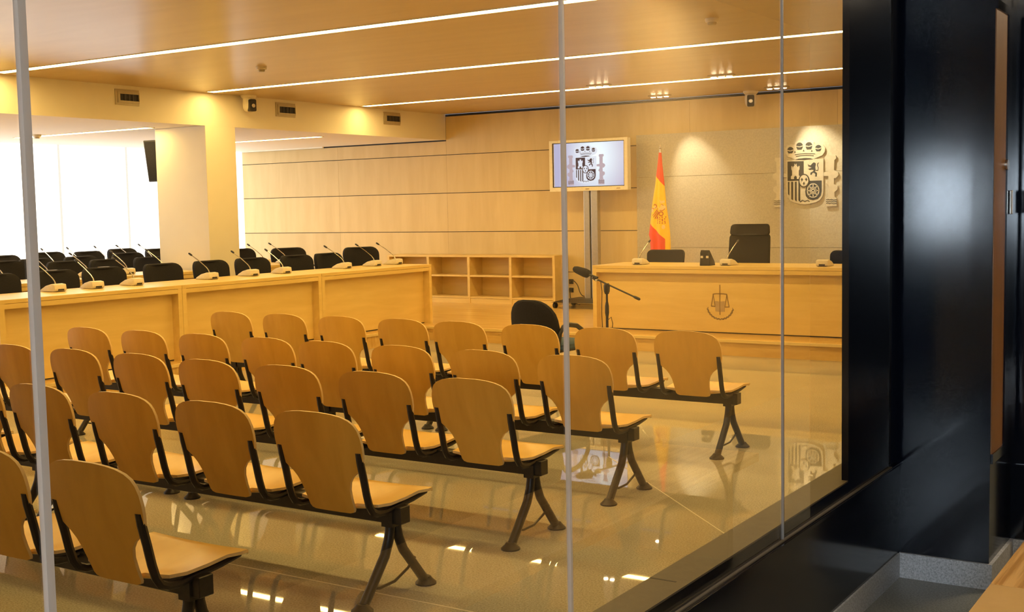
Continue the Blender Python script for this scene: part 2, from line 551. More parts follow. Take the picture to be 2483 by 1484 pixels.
MB().box(GLASS_X + .006, GLASS_X + .016, REAR_Y, END_Y, .474, .486).build('ledge', 'navy', gw)
MB().box(GLASS_X - .006, GLASS_X + .004, REAR_Y, END_Y - .1, .486, .492).build('glazing_bead', 'sill', gw)
MB().box(GLASS_X - .035, GLASS_X - .009, 4.49, 5.03, .49, CEIL_Z).build('post', 'navy', gw)
MB().box(GLASS_X - .13, GLASS_X - .03, 5.03, END_Y, .49, CEIL_Z).build('post_return', 'navy_matt', gw)
JY = [REAR_Y - .4, 1.0, 2.385, 3.78, 5.03]
for k in range(4):
    MB().box(GLASS_X - .006, GLASS_X - .0055, max(JY[k], REAR_Y) + .007, JY[k + 1] - .005, .492, CEIL_Z).build('pane', 'glass', gw)
for yy, w in ((1.0, .006), (2.385, .0045)):
    MB().box(GLASS_X - .009, GLASS_X + .001, yy - w, yy + w, .50, CEIL_Z).build('glass_joint', 'white_glass', gw)
MB().box(GLASS_X - .008, GLASS_X, 3.7758, 3.7795, .49, CEIL_Z).build('glass_joint', 'glass_joint_dark', gw)
MB().box(GLASS_X - .008, GLASS_X, 3.7735, 3.7758, .49, CEIL_Z).build('glass_joint', 'white_glass', gw)
struct(MB().box(GLASS_X + .002, GLASS_X + .014, REAR_Y, END_Y - .013, 0, .104).build('baseboard_glazing', 'skirting'), 'speckled granite skirting under the glazing', 'skirting')
# dark pilaster at the end of the glazing, with the wood reflection of its side pane painted as a strip
we = struct(MB().box(GLASS_X - .13, -1.02, END_Y, 5.58, 0, CEIL_Z).build('wall_pilaster', 'navy'), 'midnight blue lacquered pilaster at the end of the glazing', 'wall')
MB().box(-1.02, -1.016, 5.145, 5.365, .56, 2.345).build('panel', 'pane_reflection', we)  # stands for a glazed pane, its orange reflection put into the colour
MB().box(-1.02, -1.010, 5.365, 5.44, .52, 2.38).build('frame', 'navy', we)
MB().box(-1.02, -1.010, 5.145, 5.365, .52, .56).build('frame', 'navy', we)
MB().box(-1.02, -1.010, 5.145, 5.365, 2.345, 2.38).build('frame', 'navy', we)
lk = MB()
lk.tube([(-1.016, 5.36, 1.735), (-1.006, 5.36, 1.735)], .022, 16)
lk.build('lock', 'chrome', we, smooth=True)
MB().box(-1.008, -.998, 5.40, 5.43, 1.53, 1.63).build('handle_plate', 'chrome', we, bevel=.003)
struct(MB().box(GLASS_X + .01, -1.005, END_Y - .014, END_Y, 0, .106).build('baseboard_pilaster', 'skirting'), 'speckled granite skirting across the pilaster front', 'skirting')
struct(MB().box(-1.02, -1.005, END_Y, 5.58, 0, .106).build('baseboard_pilaster_side', 'skirting'), 'speckled granite skirting along the pilaster side', 'skirting')
wd = struct(MB().box(-1.02, -.955, 5.58, 5.72, 0, CEIL_Z).build('wall_end', 'navy'), 'midnight blue panelled wall beyond the pilaster', 'wall')
MB().box(-1.0, -.965, 5.568, 5.58, .14, .44).build('panel', 'navy', wd)
MB().box(-1.0, -.965, 5.568, 5.58, .47, 2.9).build('panel', 'navy', wd)
struct(MB().box(-1.005, -.955, 5.566, 5.58, 0, .106).build('baseboard_end', 'skirting'), 'speckled granite skirting of the wall beyond the pilaster', 'skirting')
# opposite side of the corridor: dark glazing base, then a maple clad stretch (seen mirrored in the glass)
struct(MB().box(OPP_X, OPP_X + .1, -2.6, 6.1, 0, CEIL_Z).build('wall_corridor_dark', 'navy_matt'), 'dark corridor wall opposite the glazing', 'wall')
struct(MB().box(OPP_X, OPP_X + .1, 6.1, 10.8, 0, CEIL_Z).build('wall_corridor_wood', 'wall_wood'), 'maple clad corridor wall opposite the glazing', 'wall')
struct(MB().box(OPP_X, OPP_X + .1, 10.8, 13.0, 0, CEIL_Z).build('wall_corridor_far', 'navy_matt'), 'dark far stretch of corridor wall', 'wall')
struct(MB().box(GLASS_X, OPP_X, 12.9, 13.0, 0, CEIL_Z).build('wall_corridor_end', 'navy_matt'), 'dark wall closing the corridor', 'wall')
# corridor end behind the viewpoint, with its daylight window
struct(MB().box(GLASS_X - .13, OPP_X + .1, -2.75, -2.6, 0, CEIL_Z).build('wall_corridor_rear', 'navy_matt'), 'dark corridor wall behind the viewpoint', 'wall')
struct(MB().box(GLASS_X - .13, GLASS_X, -2.6, REAR_Y, 0, CEIL_Z).build('wall_corridor_side', 'navy_matt'), 'dark corridor wall before the glazing starts', 'wall')
lwin = struct(MB().box(-.08, .54, -2.6, -2.575, 1.20, 2.02).build('window_2', 'navy_matt'), 'small corridor end window with daylight behind it', 'window')
for k in range(2):
    MB().box(-.03 + k * .265, .225 + k * .265, -2.575, -2.57, 1.25, 1.97).build('pane', 'lobby_window', lwin)
# ceiling lamps of the corridor
for k, (cx, cy, cz) in enumerate(((-.25, 2.3, 'panel lamp above the corridor bench'), (.1, 7.3, 'panel lamp above the far corridor'))):
    t = thing('ceiling_lamp', (cx, cy, CEIL_Z - .03), 0, 'square ceiling ' + cz, 'lamp', 'corridor ceiling lamps')
    hw = .25 if k == 0 else .38
    MB().ring([(-hw - .03, -hw - .03), (hw + .03, -hw - .03), (hw + .03, hw + .03), (-hw - .03, hw + .03)], [(-hw, -hw), (hw, -hw), (hw, hw), (-hw, hw)], 0, .03, lambda u, v, d: (u, v, d)).build('frame', 'grey_metal', t)
    MB().box(-hw, hw, -hw, hw, .008, .014).build('diffuser', 'corridor_lamp', t)

# ------------------------------------------------------------------ light lines
def light_line(x0, x1, y, z, label):
    t = thing('ceiling_light_line', ((x0 + x1) / 2, y, z), 0, label, 'light', 'linear ceiling lights')
    hx = (x1 - x0) / 2
    MB().ring([(-hx - .012, -.07), (hx + .012, -.07), (hx + .012, .07), (-hx - .012, .07)], [(-hx, -.058), (hx, -.058), (hx, .058), (-hx, .058)], -.006, 0, lambda u, v, d: (u, v, d)).build('frame', 'white_paint', t)
    MB().box(-hx, hx, -.058, .058, -.0045, -.0005).build('diffuser', 'strip', t)
for yy, lab in ((4.77, 'light line above the middle benches, beyond the top of the picture'), (7.60, 'glowing light line nearest the glass, above the public seats'), (10.43, 'glowing middle light line across the wooden ceiling'), (13.30, 'glowing light line nearest the back wall, above the judge desk')):
    light_line(-10.97, -1.75, yy, CEIL_Z, lab)
light_line(-14.40, -11.80, 10.20, LOW_Z, 'short light line in the low ceiling beside the column')
light_line(-14.30, -11.72, 13.20, LOW_Z, 'short light line in the low ceiling behind the column')
light_line(-14.40, -11.80, 7.30, LOW_Z, 'short light line in the low ceiling nearest the public seats')

# ------------------------------------------------------------------ beam seating
def seat_back_mesh():
    prof = [(0, .092), (.012, .110), (.04, .118), (.15, .121), (.25, .127), (.33, .140), (.39, .160), (.44, .188), (.48, .208), (.54, .221), (.62, .229),
            (.70, .231), (.78, .228), (.85, .219), (.90, .205), (.94, .182), (.97, .148), (.988, .108), (1.0, .05)]
    n = 9
    b = MB()
    def pt(t, w, s, off):
        u = w * s
        yy = -.150 - .122 * t - .018 * math.sin(math.pi * t) + .36 * u * u - off
        return (u, yy, .378 + .428 * t)
    front = [[pt(t, w, -1 + 2 * k / (n - 1), 0) for k in range(n)] for t, w in prof]
    back = [[pt(t, w, -1 + 2 * k / (n - 1), .0125) for k in range(n)] for t, w in prof]
    R = len(prof)
    vs_ = [p for r in front for p in r] + [p for r in back for p in r]
    O = R * n
    fs, edge = [], []
    for i in range(R - 1):
        for k in range(n - 1):
            a = i * n + k
            fs.append((a, a + 1, a + n + 1, a + n))
            fs.append((O + a, O + a + n, O + a + n + 1, O + a + 1))
        for k in (0, n - 1):
            a = i * n + k
            edge.append((a, a + n, O + a + n, O + a))
    for i in (0, R - 1):
        for k in range(n - 1):
            a = i * n + k
            edge.append((a, a + 1, O + a + 1, O + a))
    b.add(vs_, fs)
    b.f += edge
    b.mi += [1] * len(edge)
    return b

def seat_mesh():
    prof = [(-.146, .400, .118), (-.142, .400, .150), (-.12, .398, .205), (-.06, .396, .222), (.03, .402, .228), (.11, .413, .236), (.17, .423, .242), (.200, .423, .240), (.216, .414, .228)]
    n = 7
    b = MB()
    top = [[(w * (-1 + 2 * k / (n - 1)), yy, z + .02 * (abs(-1 + 2 * k / (n - 1)) ** 2) * (1 if yy < .15 else .3)) for k in range(n)] for yy, z, w in prof]
    R = len(prof)
    vs_ = [p for r in top for p in r] + [(p[0], p[1], p[2] - .012) for r in top for p in r]
    O = R * n
    fs, edge = [], []
    for i in range(R - 1):
        for k in range(n - 1):
            a = i * n + k
            fs += [(a, a + 1, a + n + 1, a + n), (O + a, O + a + n, O + a + n + 1, O + a + 1)]
        for k in (0, n - 1):
            a = i * n + k
            edge.append((a, a + n, O + a + n, O + a))
    for i in (0, R - 1):
        for k in range(n - 1):
            a = i * n + k
            edge.append((a, a + 1, O + a + 1, O + a))
    b.add(vs_, fs)
    b.f += edge
    b.mi += [1] * len(edge)
    return b

def make_bench():
    root = thing('beam_bench')
    MB().box(-2.205, .040, -.033, .033, .318, .390).build('beam', 'leg_metal', root, bevel=.003, seg=1)
    bk = sk = br = pl = None
    for i in range(4):
        cx = -.2075 - .585 * i
        if bk is None:
            o = seat_back_mesh().build('backrest', ['seat_wood', 'ply_edge'], root, smooth=True)
            bk = o.data
            s_ = seat_mesh().build('seat', ['seat_top', 'ply_edge'], root, smooth=True)
            sk = s_.data
        else:
            o = bpy.data.objects.new('backrest', bk)
            s_ = bpy.data.objects.new('seat', sk)
            for q in (o, s_):
                COL.objects.link(q)
                q.parent = root
        o.location = s_.location = (cx, 0, 0)
        for sd in (-1, 1):
            if br is None:
                path = [(0, -.232, .650), (0, -.226, .61), (0, -.208, .54), (0, -.192, .47), (0, -.178, .425), (0, -.16, .398), (0, -.13, .384), (0, -.08, .380), (0, 0, .387), (0, .10, .396), (0, .195, .408)]
                t_ = MB()
                t_.tube(path, [.0155] * 7 + [.014, .013, .012, .009], 8)
                q = t_.build('bracket', 'black_metal', root, smooth=True)
                br = q.data
            else:
                q = bpy.data.objects.new('bracket', br)
                COL.objects.link(q)
                q.parent = root
            q.location = (cx + sd * .2075, 0, 0)
        if pl is None:
            q = MB().box(-.205, .205, -.06, .06, .388, .396).build('seat_carrier', 'black_metal', root)
            pl = q.data
        else:
            q = bpy.data.objects.new('seat_carrier', pl)
            COL.objects.link(q)
            q.parent = root
        q.location = (cx, 0, 0)
    for lx in (-.025, -2.165):
        l = MB()
        for sd in (-1, 1):
            l.tube([(lx, sd * .021, .345), (lx, sd * .022, .29), (lx, sd * .032, .25), (lx, sd * .060, .19), (lx, sd * .205, .018)], .0212, 10)
        l.box(lx - .028, lx + .028, -.042, .042, .305, .392)
        lo = l.build('leg', 'leg_metal', root, smooth=True)
        for sd in (-1, 1):
            f_ = MB()
            f_.lathe([(.046, 0), (.046, .007), (.030, .022), (.021, .034)], (lx, sd * .212, 0), 14)
            f_.build('foot', 'black_metal', lo, smooth=True)
        st = MB()
        st.tube([(lx, -.165, .085), (lx, -.10, .066), (lx, 0, .068), (lx, .09, .10), (lx, .14, .135)], .006, 6)
        st.build('stretcher', 'leg_metal', lo, smooth=True)
    return root

rows = [((-3.08, 2.785), None, 'nearest row'), ((-3.071, 3.858), (-5.36, 3.86), 'second nearest row'), ((-3.034, 4.895), (-5.379, 4.93), 'middle row'),
        ((-3.035, 5.868), (-5.303, 5.885), 'second row from the judge desk'), ((-2.997, 7.23), (-5.275, 7.25), 'row nearest the judge desk')]
bench0 = make_bench()
first = True
for ri, (pa, pb, desc) in enumerate(rows):
    for half, pos in enumerate((pa, pb)):
        if pos is None:
            continue
        side = 'aisle half' if half == 0 else 'half towards the desks'
        lab = 'four-seat beech beam bench, %s, %s' % (desc, side)
        loc = (pos[0], pos[1], 0)
        if first:
            bench0.location = loc
            tag(bench0, lab, 'bench', 'public beam benches')
            first = False
        else:
            copy_tree(bench0, loc, 0, lab, 'public beam benches')

# ------------------------------------------------------------------ desks
def desk(name, L, depth, H, label, cat='desk', group=None, loc=(0, 0, 0), rz=0., wood_='desk_wood_x'):
    """front faces local -Y; x from 0 to L; y from 0 (front) to depth"""
    t = thing(name, loc, rz, label, cat, group)
    MB().box(0, L, 0, depth, H - .034, H).build('top', wood_, t, bevel=.002, seg=1)
    MB().box(.05, L - .05, .004, .03, H - .080, H - .037).build('apron', wood_, t)
    for a in (0, L - .05):
        MB().box(a, a + .05, .002, depth - .02, 0, H - .034).build('side_panel', wood_, t)
    MB().box(.05, L - .05, .095, .117, .012, H - .034).build('front_panel', wood_, t)
    MB().box(.05, L - .05, .10, .117, 0, .012).build('plinth', 'dark_slot', t)
    return t

GZ = -math.pi / 2
DESK_H = .74
# gallery desks: front faces +X  -> rotate local -Y to +X (rz = +90deg): local x -> +Y
desk_labels = ['maple desk with recessed front panel, nearest the viewer in the front row', 'middle maple desk of the front row, between two double uprights', 'maple desk at the far end of the front row, nearest the bookcase']
d_edges = [(6.185, 8.178), (8.182, 10.198), (10.202, 12.25)]
for k, (a, b) in enumerate(d_edges):
    desk('desk', b - a, .74, DESK_H, desk_labels[k], 'desk', 'front row of gallery desks', (-9.10, a, PLAT_Z), math.pi / 2, 'desk_wood_x')
desk('desk', 2.2, .70, DESK_H, 'maple desk of the second row, between chairs and the mullion', 'desk', 'second row of gallery desks', (-11.13, 5.95, PLAT_Z), math.pi / 2)
desk('desk', 2.2, .70, DESK_H, 'maple desk of the second row, reaching up to the column', 'desk', 'second row of gallery desks', (-11.13, 8.16, PLAT_Z), math.pi / 2)
desk('desk', 1.25, .70, DESK_H, 'short maple desk of the second row, beyond the column', 'desk', 'second row of gallery desks', (-11.20, 11.02, PLAT_Z), math.pi / 2)
desk('desk', 2.4, .62, DESK_H, 'maple desk of the third row, in front of the window', 'desk', 'third row of gallery desks', (-13.36, 8.2, PLAT_Z), math.pi / 2)
desk('desk', 2.4, .62, DESK_H, 'maple desk at the far end of the third row by the window', 'desk', 'third row of gallery desks', (-13.36, 10.61, PLAT_Z), math.pi / 2)

jd = desk('judge_desk', 3.02, .82, DESK_H, 'long maple judge desk with inlaid justice emblem', 'desk', None, (-6.86, 12.36, PLAT_Z), 0)

# justice emblem inlaid in the desk front (local coordinates of the desk)
def emb(u, v, d):   # pixel crop 1690..1810 x 670..780 at 13.49x
    return (1.545 + (u - 805) * .000365, .095 - d, .705 - PLAT_Z - (v - 250) * .000395)
em = MB()
for st, w in (([(806, 250), (806, 1090)], 26), ([(575, 520), (680, 500), (930, 500), (1040, 515)], 30), ([(590, 530), (525, 840)], 26), ([(590, 530), (650, 850)], 22), ([(520, 850), (660, 862)], 30),
              ([(1030, 530), (970, 860)], 22), ([(1030, 530), (1100, 860)], 26), ([(955, 870), (1110, 862)], 30)):
    em.prism(thick(st, w), 0, .004, emb)
eo = em.build('scales_emblem', 'bronze', jd)
eo['label'] = 'bronze sword and scales emblem'
bkq = MB()
bkq.prism([(650, 705), (806, 720), (960, 705), (960, 1000), (806, 1010), (660, 1000)], 0, .003, emb)
bkq.build('book', 'bronze_pale', eo)
wr = MB()
random.seed(3)
for k in range(26):
    a = math.radians(10 + 160 * k / 25)
    cx, cy = 815 + 415 * math.cos(a), 860 + 350 * math.sin(a)
    ang = a + math.pi / 2 + (.6 if k % 2 else -.6)
    pts = [(cx + 48 * math.cos(t) * math.cos(ang) - 20 * math.sin(t) * math.sin(ang), cy + 48 * math.cos(t) * math.sin(ang) + 20 * math.sin(t) * math.cos(ang)) for t in [2 * math.pi * q / 8 for q in range(8)]]
    wr.prism(pts, 0, .003, emb)
wr.build('wreath', 'bronze_pale', eo)

# ------------------------------------------------------------------ bookcase
bc = thing('bookcase', (-8.96, 15.03, PLAT_Z), 0, 'low maple bookcase with empty open compartments along the back wall', 'bookcase')
BH = .725
ups = [0, -.745, -1.495, -2.255, -3.03]
MB().box(-3.07, 0, 0, .36, BH - .03, BH).build('top', 'shelf_wood', bc)
for u in ups:
    MB().box(u - .042, u, 0, .36, 0, BH - .03).build('upright', 'shelf_wood', bc)
MB().box(-3.07, 0, .34, .36, .03, BH - .03).build('back_panel', 'shelf_wood', bc)
for k in range(4):
    MB().box(ups[k + 1], ups[k] - .042, .004, .34, .075, .100).build('shelf', 'shelf_wood', bc)
    MB().box(ups[k + 1], ups[k] - .042, .004, .34, .400, .425).build('shelf', 'shelf_wood', bc)
    MB().box(ups[k + 1], ups[k] - .042, .008, .02, 0, .072).build('kick_board', 'shelf_wood', bc)

# ------------------------------------------------------------------ chairs
def back_shell(w, h, z0, y0, lean, curve, th, r, taper=.0):
    """rounded upholstered slab facing +Y, its centre line at y0"""
    out = rrect(-w / 2, w / 2, 0, h, r, 5)
    b = MB()
    n = len(out)
    lay = [(-th / 2, .90), (-th / 2 + th * .18, .985), (0, 1.0), (th / 2 - th * .18, .985), (th / 2, .90)]
    vs_ = []
    for off, sc in lay:
        for u, v in out:
            uu = u * sc * (1 - taper * (1 - v / h))
            vv = h / 2 + (v - h / 2) * (1 - (1 - sc) * .6)
            vs_.append((uu, y0 - lean * vv / h + curve * (uu / (w / 2)) ** 2 + off, z0 + vv))
    fs = []
    for i in range(len(lay) - 1):
        for k in range(n):
            j2 = (k + 1) % n
            fs.append((i * n + k, i * n + j2, (i + 1) * n + j2, (i + 1) * n + k))
    b.add(vs_, fs)
    for i in (0, len(lay) - 1):      # cap as rows so the curved face stays curved
        half = n // 2
        idx = list(range(n))
        # outline starts at right-top corner going to left-top, left-bottom, right-bottom
        L_ = idx[n // 4: 3 * n // 4]
        R_ = (idx[3 * n // 4:] + idx[:n // 4])[::-1]
        m_ = min(len(L_), len(R_))
        cols = 6
        grid = []
        for a, c in zip(L_[:m_], R_[:m_]):
            pa, pc = Vector(vs_[i * n + a]), Vector(vs_[i * n + c])
            row = [i * n + a]
            for q in range(1, cols):
                f_ = q / cols
                p = pa.lerp(pc, f_)
                vv = p.z - z0
                p.y = y0 - lean * vv / h + curve * (p.x / (w / 2)) ** 2 + lay[i][0] * 1.06
                b.v.append(tuple(p))
                row.append(len(b.v) - 1)
            row.append(i * n + c)
            grid.append(row)
        for r_ in range(len(grid) - 1):
            for q in range(cols):
                b.f.append((grid[r_][q], grid[r_][q + 1], grid[r_ + 1][q + 1], grid[r_ + 1][q]))
                b.mi.append(0)
        b.f.append(tuple(grid[0]))
        b.f.append(tuple(grid[-1]))
        b.mi += [0, 0]
    return b

def seat_pad(w, d, z, th, y0=0):
    out = rrect(-w / 2, w / 2, y0 - d / 2, y0 + d / 2, .07, 4)
    b = MB()
    n = len(out)
    lay = [(z, .93), (z + th * .25, 1.0), (z + th * .7, 1.0), (z + th, .90)]
    vs_ = [(u * s_, y0 + (v - y0) * s_, zz) for zz, s_ in lay for u, v in out]
    fs = [(i * n + k, i * n + (k + 1) % n, (i + 1) * n + (k + 1) % n, (i + 1) * n + k) for i in range(3) for k in range(n)]
    fs += [tuple(reversed(range(n))), tuple(3 * n + k for k in range(n))]
    return b.add(vs_, fs)

def swivel_base(root):
    c = MB()
    c.tube([(0, .2, .06), (0, .2, .40)], [.026, .022], 10)
    c.build('gas_column', 'black_plastic', root, smooth=True)
    s_ = MB()
    for k in range(5):
        a = 2 * math.pi * k / 5
        s_.tube([(0, .2, .085), (.15 * math.cos(a), .2 + .15 * math.sin(a), .075), (.215 * math.cos(a), .2 + .215 * math.sin(a), .06)], [.026, .022, .014], 6)
    so = s_.build('star_base', 'black_plastic', root, smooth=True)
    for k in range(5):
        a = 2 * math.pi * k / 5
        px, py = .215 * math.cos(a), .2 + .215 * math.sin(a)
        q = MB()
        q.tube([(px - .02 * math.sin(a), py + .02 * math.cos(a), .027), (px + .02 * math.sin(a), py - .02 * math.cos(a), .027)], .027, 10)
        q.build('caster', 'black_plastic', so, smooth=True)

def make_office_chair(top=.90, w=.545, hb=.50, arms=True):
    """origin on the floor under the backrest, faces +Y"""
    root = thing('office_chair')
    back_shell(w, hb, top - hb, .02, .07, .07, .065, .10, .10).build('backrest', 'black_fabric', root, smooth=True)
    seat_pad(.49, .42, .42, .075, .22).build('seat', 'black_fabric', root, smooth=True)
    s_ = MB()
    s_.tube([(0, .22, .415), (0, .02, .40), (0, -.035, .45), (0, -.03, top - hb + .12)], .018, 8, 1.6)
    s_.build('back_support', 'black_plastic', root, smooth=True)
    if arms:
        for sd in (-1, 1):
            a = MB()
            a.tube([(sd * .22, .22, .42), (sd * .255, .22, .44), (sd * .26, .23, .60), (sd * .26, .22, .635)], .014, 8)
            a.tube([(sd * .255, .06, .64), (sd * .255, .34, .645)], .020, 8, .7)
            a.build('armrest', 'black_plastic', root, smooth=True)
    swivel_base(root)
    return root

chair_group = 'black office chairs at the gallery desks'
proto = make_office_chair()
specs = []
for k, (cy, lab) in enumerate(((6.93, 'black office chair cut by the left picture edge, behind the front desks'), (7.60, 'black office chair beside the pale glass joint, behind the front desks'), (8.18, 'black office chair behind the first desk joint of the front row'),
                               (8.95, 'black office chair in front of the pale side of the column'), (9.64, 'black office chair left of the column corner, front row'), (10.29, 'black office chair right of the column, front row'),
                               (11.04, 'black office chair overlapping a taller chair behind, front row'), (11.62, 'black office chair second from the far end of the front row'))):
    specs.append((-10.33, cy * 1.006, -math.pi / 2 + random.uniform(-.06, .06), .0, lab, (1, 1, 1)))
specs.append((-10.38, 12.40, -math.pi / 2 - .36, .05, 'black office chair at the far end of the front row, turned to the viewer', (1.0, 1, 1.0)))
for cy, dz, lab in ((8.42, .04, 'black office chair at the left picture edge, second row'), (9.26, .0, 'black office chair behind the small wooden box, second row'), (9.84, -.005, 'middle black office chair of the second row, left of the column'), (10.53, -.015, 'black office chair touching the column edge, second row')):
    specs.append((-12.30 if cy < 10.5 else -12.48, cy if cy < 10.5 else 10.68, -math.pi / 2 + random.uniform(-.08, .08), dz, lab, (1, 1, 1)))
for cy, dz, lab in ((9.36, .02, 'black office chair pushed back behind the second row, right of the pale joint'), (10.02, .02, 'black office chair pushed back behind the second row, middle one'), (10.76, .035, 'black office chair pushed back behind the second row, nearest the column')):
    specs.append((-13.0, cy, -math.pi / 2 + random.uniform(-.08, .08), dz, lab, (1, 1, 1)))
for cy, dz, lab in ((9.86, .03, 'black office chair by the window, leftmost of its row'), (10.57, .045, 'black office chair by the window, just right of the pale joint'), (11.23, .03, 'black office chair by the window, third from the left'), (11.82, .045, 'black office chair by the window, fourth from the left'), (12.50, .02, 'black office chair by the window, half hidden by the column')):
    specs.append((-14.40, cy, -math.pi / 2 + random.uniform(-.05, .05), dz, lab, (1, 1, 1)))
specs.append((-12.42, 12.24, -math.pi / 2, .03, 'black office chair right of the column, in front of the window slit', (1, 1, 1)))
specs.append((-12.22, 12.98, -math.pi / 2 - .28, .015, 'wide black office chair seen against the maple wall, second row', (1.08, 1, 1)))
for k, (cx, cy, rz, dz, lab, sc) in enumerate(specs):
    s3 = (sc[0], sc[1], sc[2] * (.90 + dz) / .90)
    if k == 0:
        proto.location = (cx, cy, PLAT_Z)
        proto.rotation_euler = (0, 0, rz)
        proto.scale = s3
        tag(proto, lab, 'chair', chair_group)
    else:
        copy_tree(proto, (cx, cy, PLAT_Z), rz, lab, chair_group, s3)

# judge chairs
def judge_chair(name, cx, cy, top, w, lab, head=False, rz=math.pi):
    root = thing(name, (cx, cy, PLAT_Z), rz, lab, 'chair')
    if head:
        back_shell(w * 1.04, .645, .42, .02, .07, .05, .07, .05, -.04).build('backrest', 'black_fabric', root, smooth=True)
        back_shell(w * .97, .135, top - .135, -.045, .015, .05, .085, .04, -.05).build('headrest', 'black_fabric', root, smooth=True)
    else:
        back_shell(w, .48, top - .48, .02, .07, .06, .065, .06, .08).build('backrest', 'black_fabric', root, smooth=True)
    seat_pad(.50, .42, .42, .08, .22).build('seat', 'black_fabric', root, smooth=True)
    s_ = MB()
    s_.tube([(0, .22, .415), (0, .02, .40), (0, -.035, .45), (0, -.03, .62)], .018, 8, 1.6)
    s_.build('back_support', 'black_plastic', root, smooth=True)
    swivel_base(root)
    return root
judge_chair('judge_chair', -5.45, 13.68, 1.178, .485, 'tall black judge chair with headrest behind the middle microphone', True)
judge_chair('side_chair', -6.535, 13.66, .872, .51, 'low dark chair behind the judge desk, beside the flag')
judge_chair('side_chair', -4.215, 13.66, .868, .51, 'low dark chair behind the judge desk, cut off by the dark pilaster')

# witness chair in front of the public
wc = thing('witness_chair', (-5.345, 8.62, 0), -.10, 'black upholstered armchair with blue seat alone in front of the benches', 'chair')
back_shell(.45, .46, .37, 0, .08, .045, .06, .17, -.16).build('backrest', 'black_fabric', wc, smooth=True)
seat_pad(.48, .46, .40, .065, .26).build('seat', 'blue_fabric', wc, smooth=True)
for sd in (-1, 1):
    a = MB()
    a.tube([(sd * .235, -.0, .40), (sd * .255, .01, .55), (sd * .26, .05, .605), (sd * .262, .14, .615), (sd * .262, .24, .60), (sd * .262, .33, .55), (sd * .262, .38, .48), (sd * .25, .40, .40)], .016, 8, 1.3)
    a.build('armrest', 'black_plastic', wc, smooth=True)
    for yy, yf in ((.03, -.04), (.44, .47)):
        l = MB()
        l.tube([(sd * .22, yy, .41), (sd * .235, (yy + yf) / 2, .2), (sd * .24, yf, .004)], .012, 8)
        l.build('leg', 'black_metal', wc, smooth=True)
MB().box(-.22, .22, .02, .46, .385, .405).build('seat_frame', 'black_metal', wc)

# ------------------------------------------------------------------ microphones
def make_mic():
    """origin on the desk, speaker side is local +X"""
    root = thing('conference_microphone')
    b = MB()
    prof = [(-.105, .004), (-.115, .024), (-.108, .068), (-.06, .074), (.02, .056), (.09, .022), (.105, .004)]
    b.prism(prof, -.065, .065, lambda u, v, d: (u, d, v))
    b.build('base_unit', 'beige_plastic', root, bevel=.006, smooth=True)
    MB().box(-.1125, -.06, -.045, .045, .0, .0035).build('foot_pad', 'dark_slot', root)
    MB().box(-.117, -.110, -.035, .03, .012, .026).build('connector_slot', 'dark_slot', root)
    g = MB()
    g.tube([(-.045, 0, .058), (-.03, 0, .095), (0, 0, .125), (.10, 0, .19), (.21, 0, .250)], [.009, .006, .0055, .005, .005], 8)
    g.build('gooseneck', 'chrome', root, smooth=True)
    h = MB()
    h.tube([(.205, 0, .247), (.215, 0, .2525), (.245, 0, .268), (.255, 0, .272)], [.006, .0105, .0105, .007], 10)
    h.build('capsule', 'black_plastic', root, smooth=True)
    return root
mic0 = make_mic()
mg = 'conference microphones on the gallery desks'
DZ = PLAT_Z + DESK_H
mspec = []
labs1 = ['ivory desk microphone half hidden by the pale glass joint', 'ivory desk microphone nearest the left edge that shows fully', 'ivory desk microphone left of the first desk upright', 'ivory desk microphone in front of the column, over a cable',
         'ivory desk microphone just right of the column corner', 'ivory desk microphone below the wooden box, front row', 'ivory desk microphone right of the second desk upright', 'ivory desk microphone in front of the turned chair', 'ivory desk microphone at the far end of the front row']
for yy, lab in zip((7.10, 7.53, 8.00, 8.99, 9.59, 10.10, 11.14, 11.71, 12.13), labs1):
    mspec.append((-9.62, yy, DZ, math.pi, lab))
for yy, lab in zip((7.86, 8.42, 8.93, 9.48, 10.02, 11.72, 12.14), ('ivory microphone on the second desk row, by the left edge', 'microphone stem rising behind the chair beside the pale joint, second row', 'microphone stem crossing the middle chairs, second row', 'ivory microphone on the second desk row, beside a wooden box', 'microphone stem in front of the column face, second row', 'ivory microphone on the short desk right of the column', 'microphone at the end of the short desk right of the column')):
    mspec.append((-11.50, yy, DZ, math.pi, lab))
for yy, lab in zip((9.25, 10.1, 10.5, 10.95, 11.35, 11.72), ('microphone stem against the window, leftmost in the third row', 'microphone stem against the window above the third chair', 'second microphone stem against the window, above the crossing stems', 'short microphone tip against the middle of the window', 'microphone tip against the window above the fourth chair', 'microphone tip against the window nearest the column')):
    mspec.append((-13.66, yy, DZ, math.pi, lab))
for xx, lab in zip((-6.38, -5.29, -4.20), ('ivory microphone on the judge desk in front of the low chair', 'ivory microphone on the judge desk in front of the tall chair', 'ivory microphone on the judge desk next to the dark pilaster')):
    mspec.append((xx, 12.66, DZ, math.pi / 2, lab))
for k, (xx, yy, zz, rz, lab) in enumerate(mspec):
    if xx > -9: gname = 'conference microphones on the judge desk'
    else: gname = mg
    rz += random.uniform(-.08, .08)
    if k == 0:
        mic0.location = (xx, yy, zz)
        mic0.rotation_euler = (0, 0, rz)
        tag(mic0, lab, 'microphone', gname)
    else:
        o = copy_tree(mic0, (xx, yy, zz), rz, lab, gname)
        if xx > -4.5:      # the last judge microphone stands without its neck
            for c_ in [c for c in COL.objects if c.parent == o and (c.name.startswith('gooseneck') or c.name.startswith('capsule'))]:
                bpy.data.objects.remove(c_)

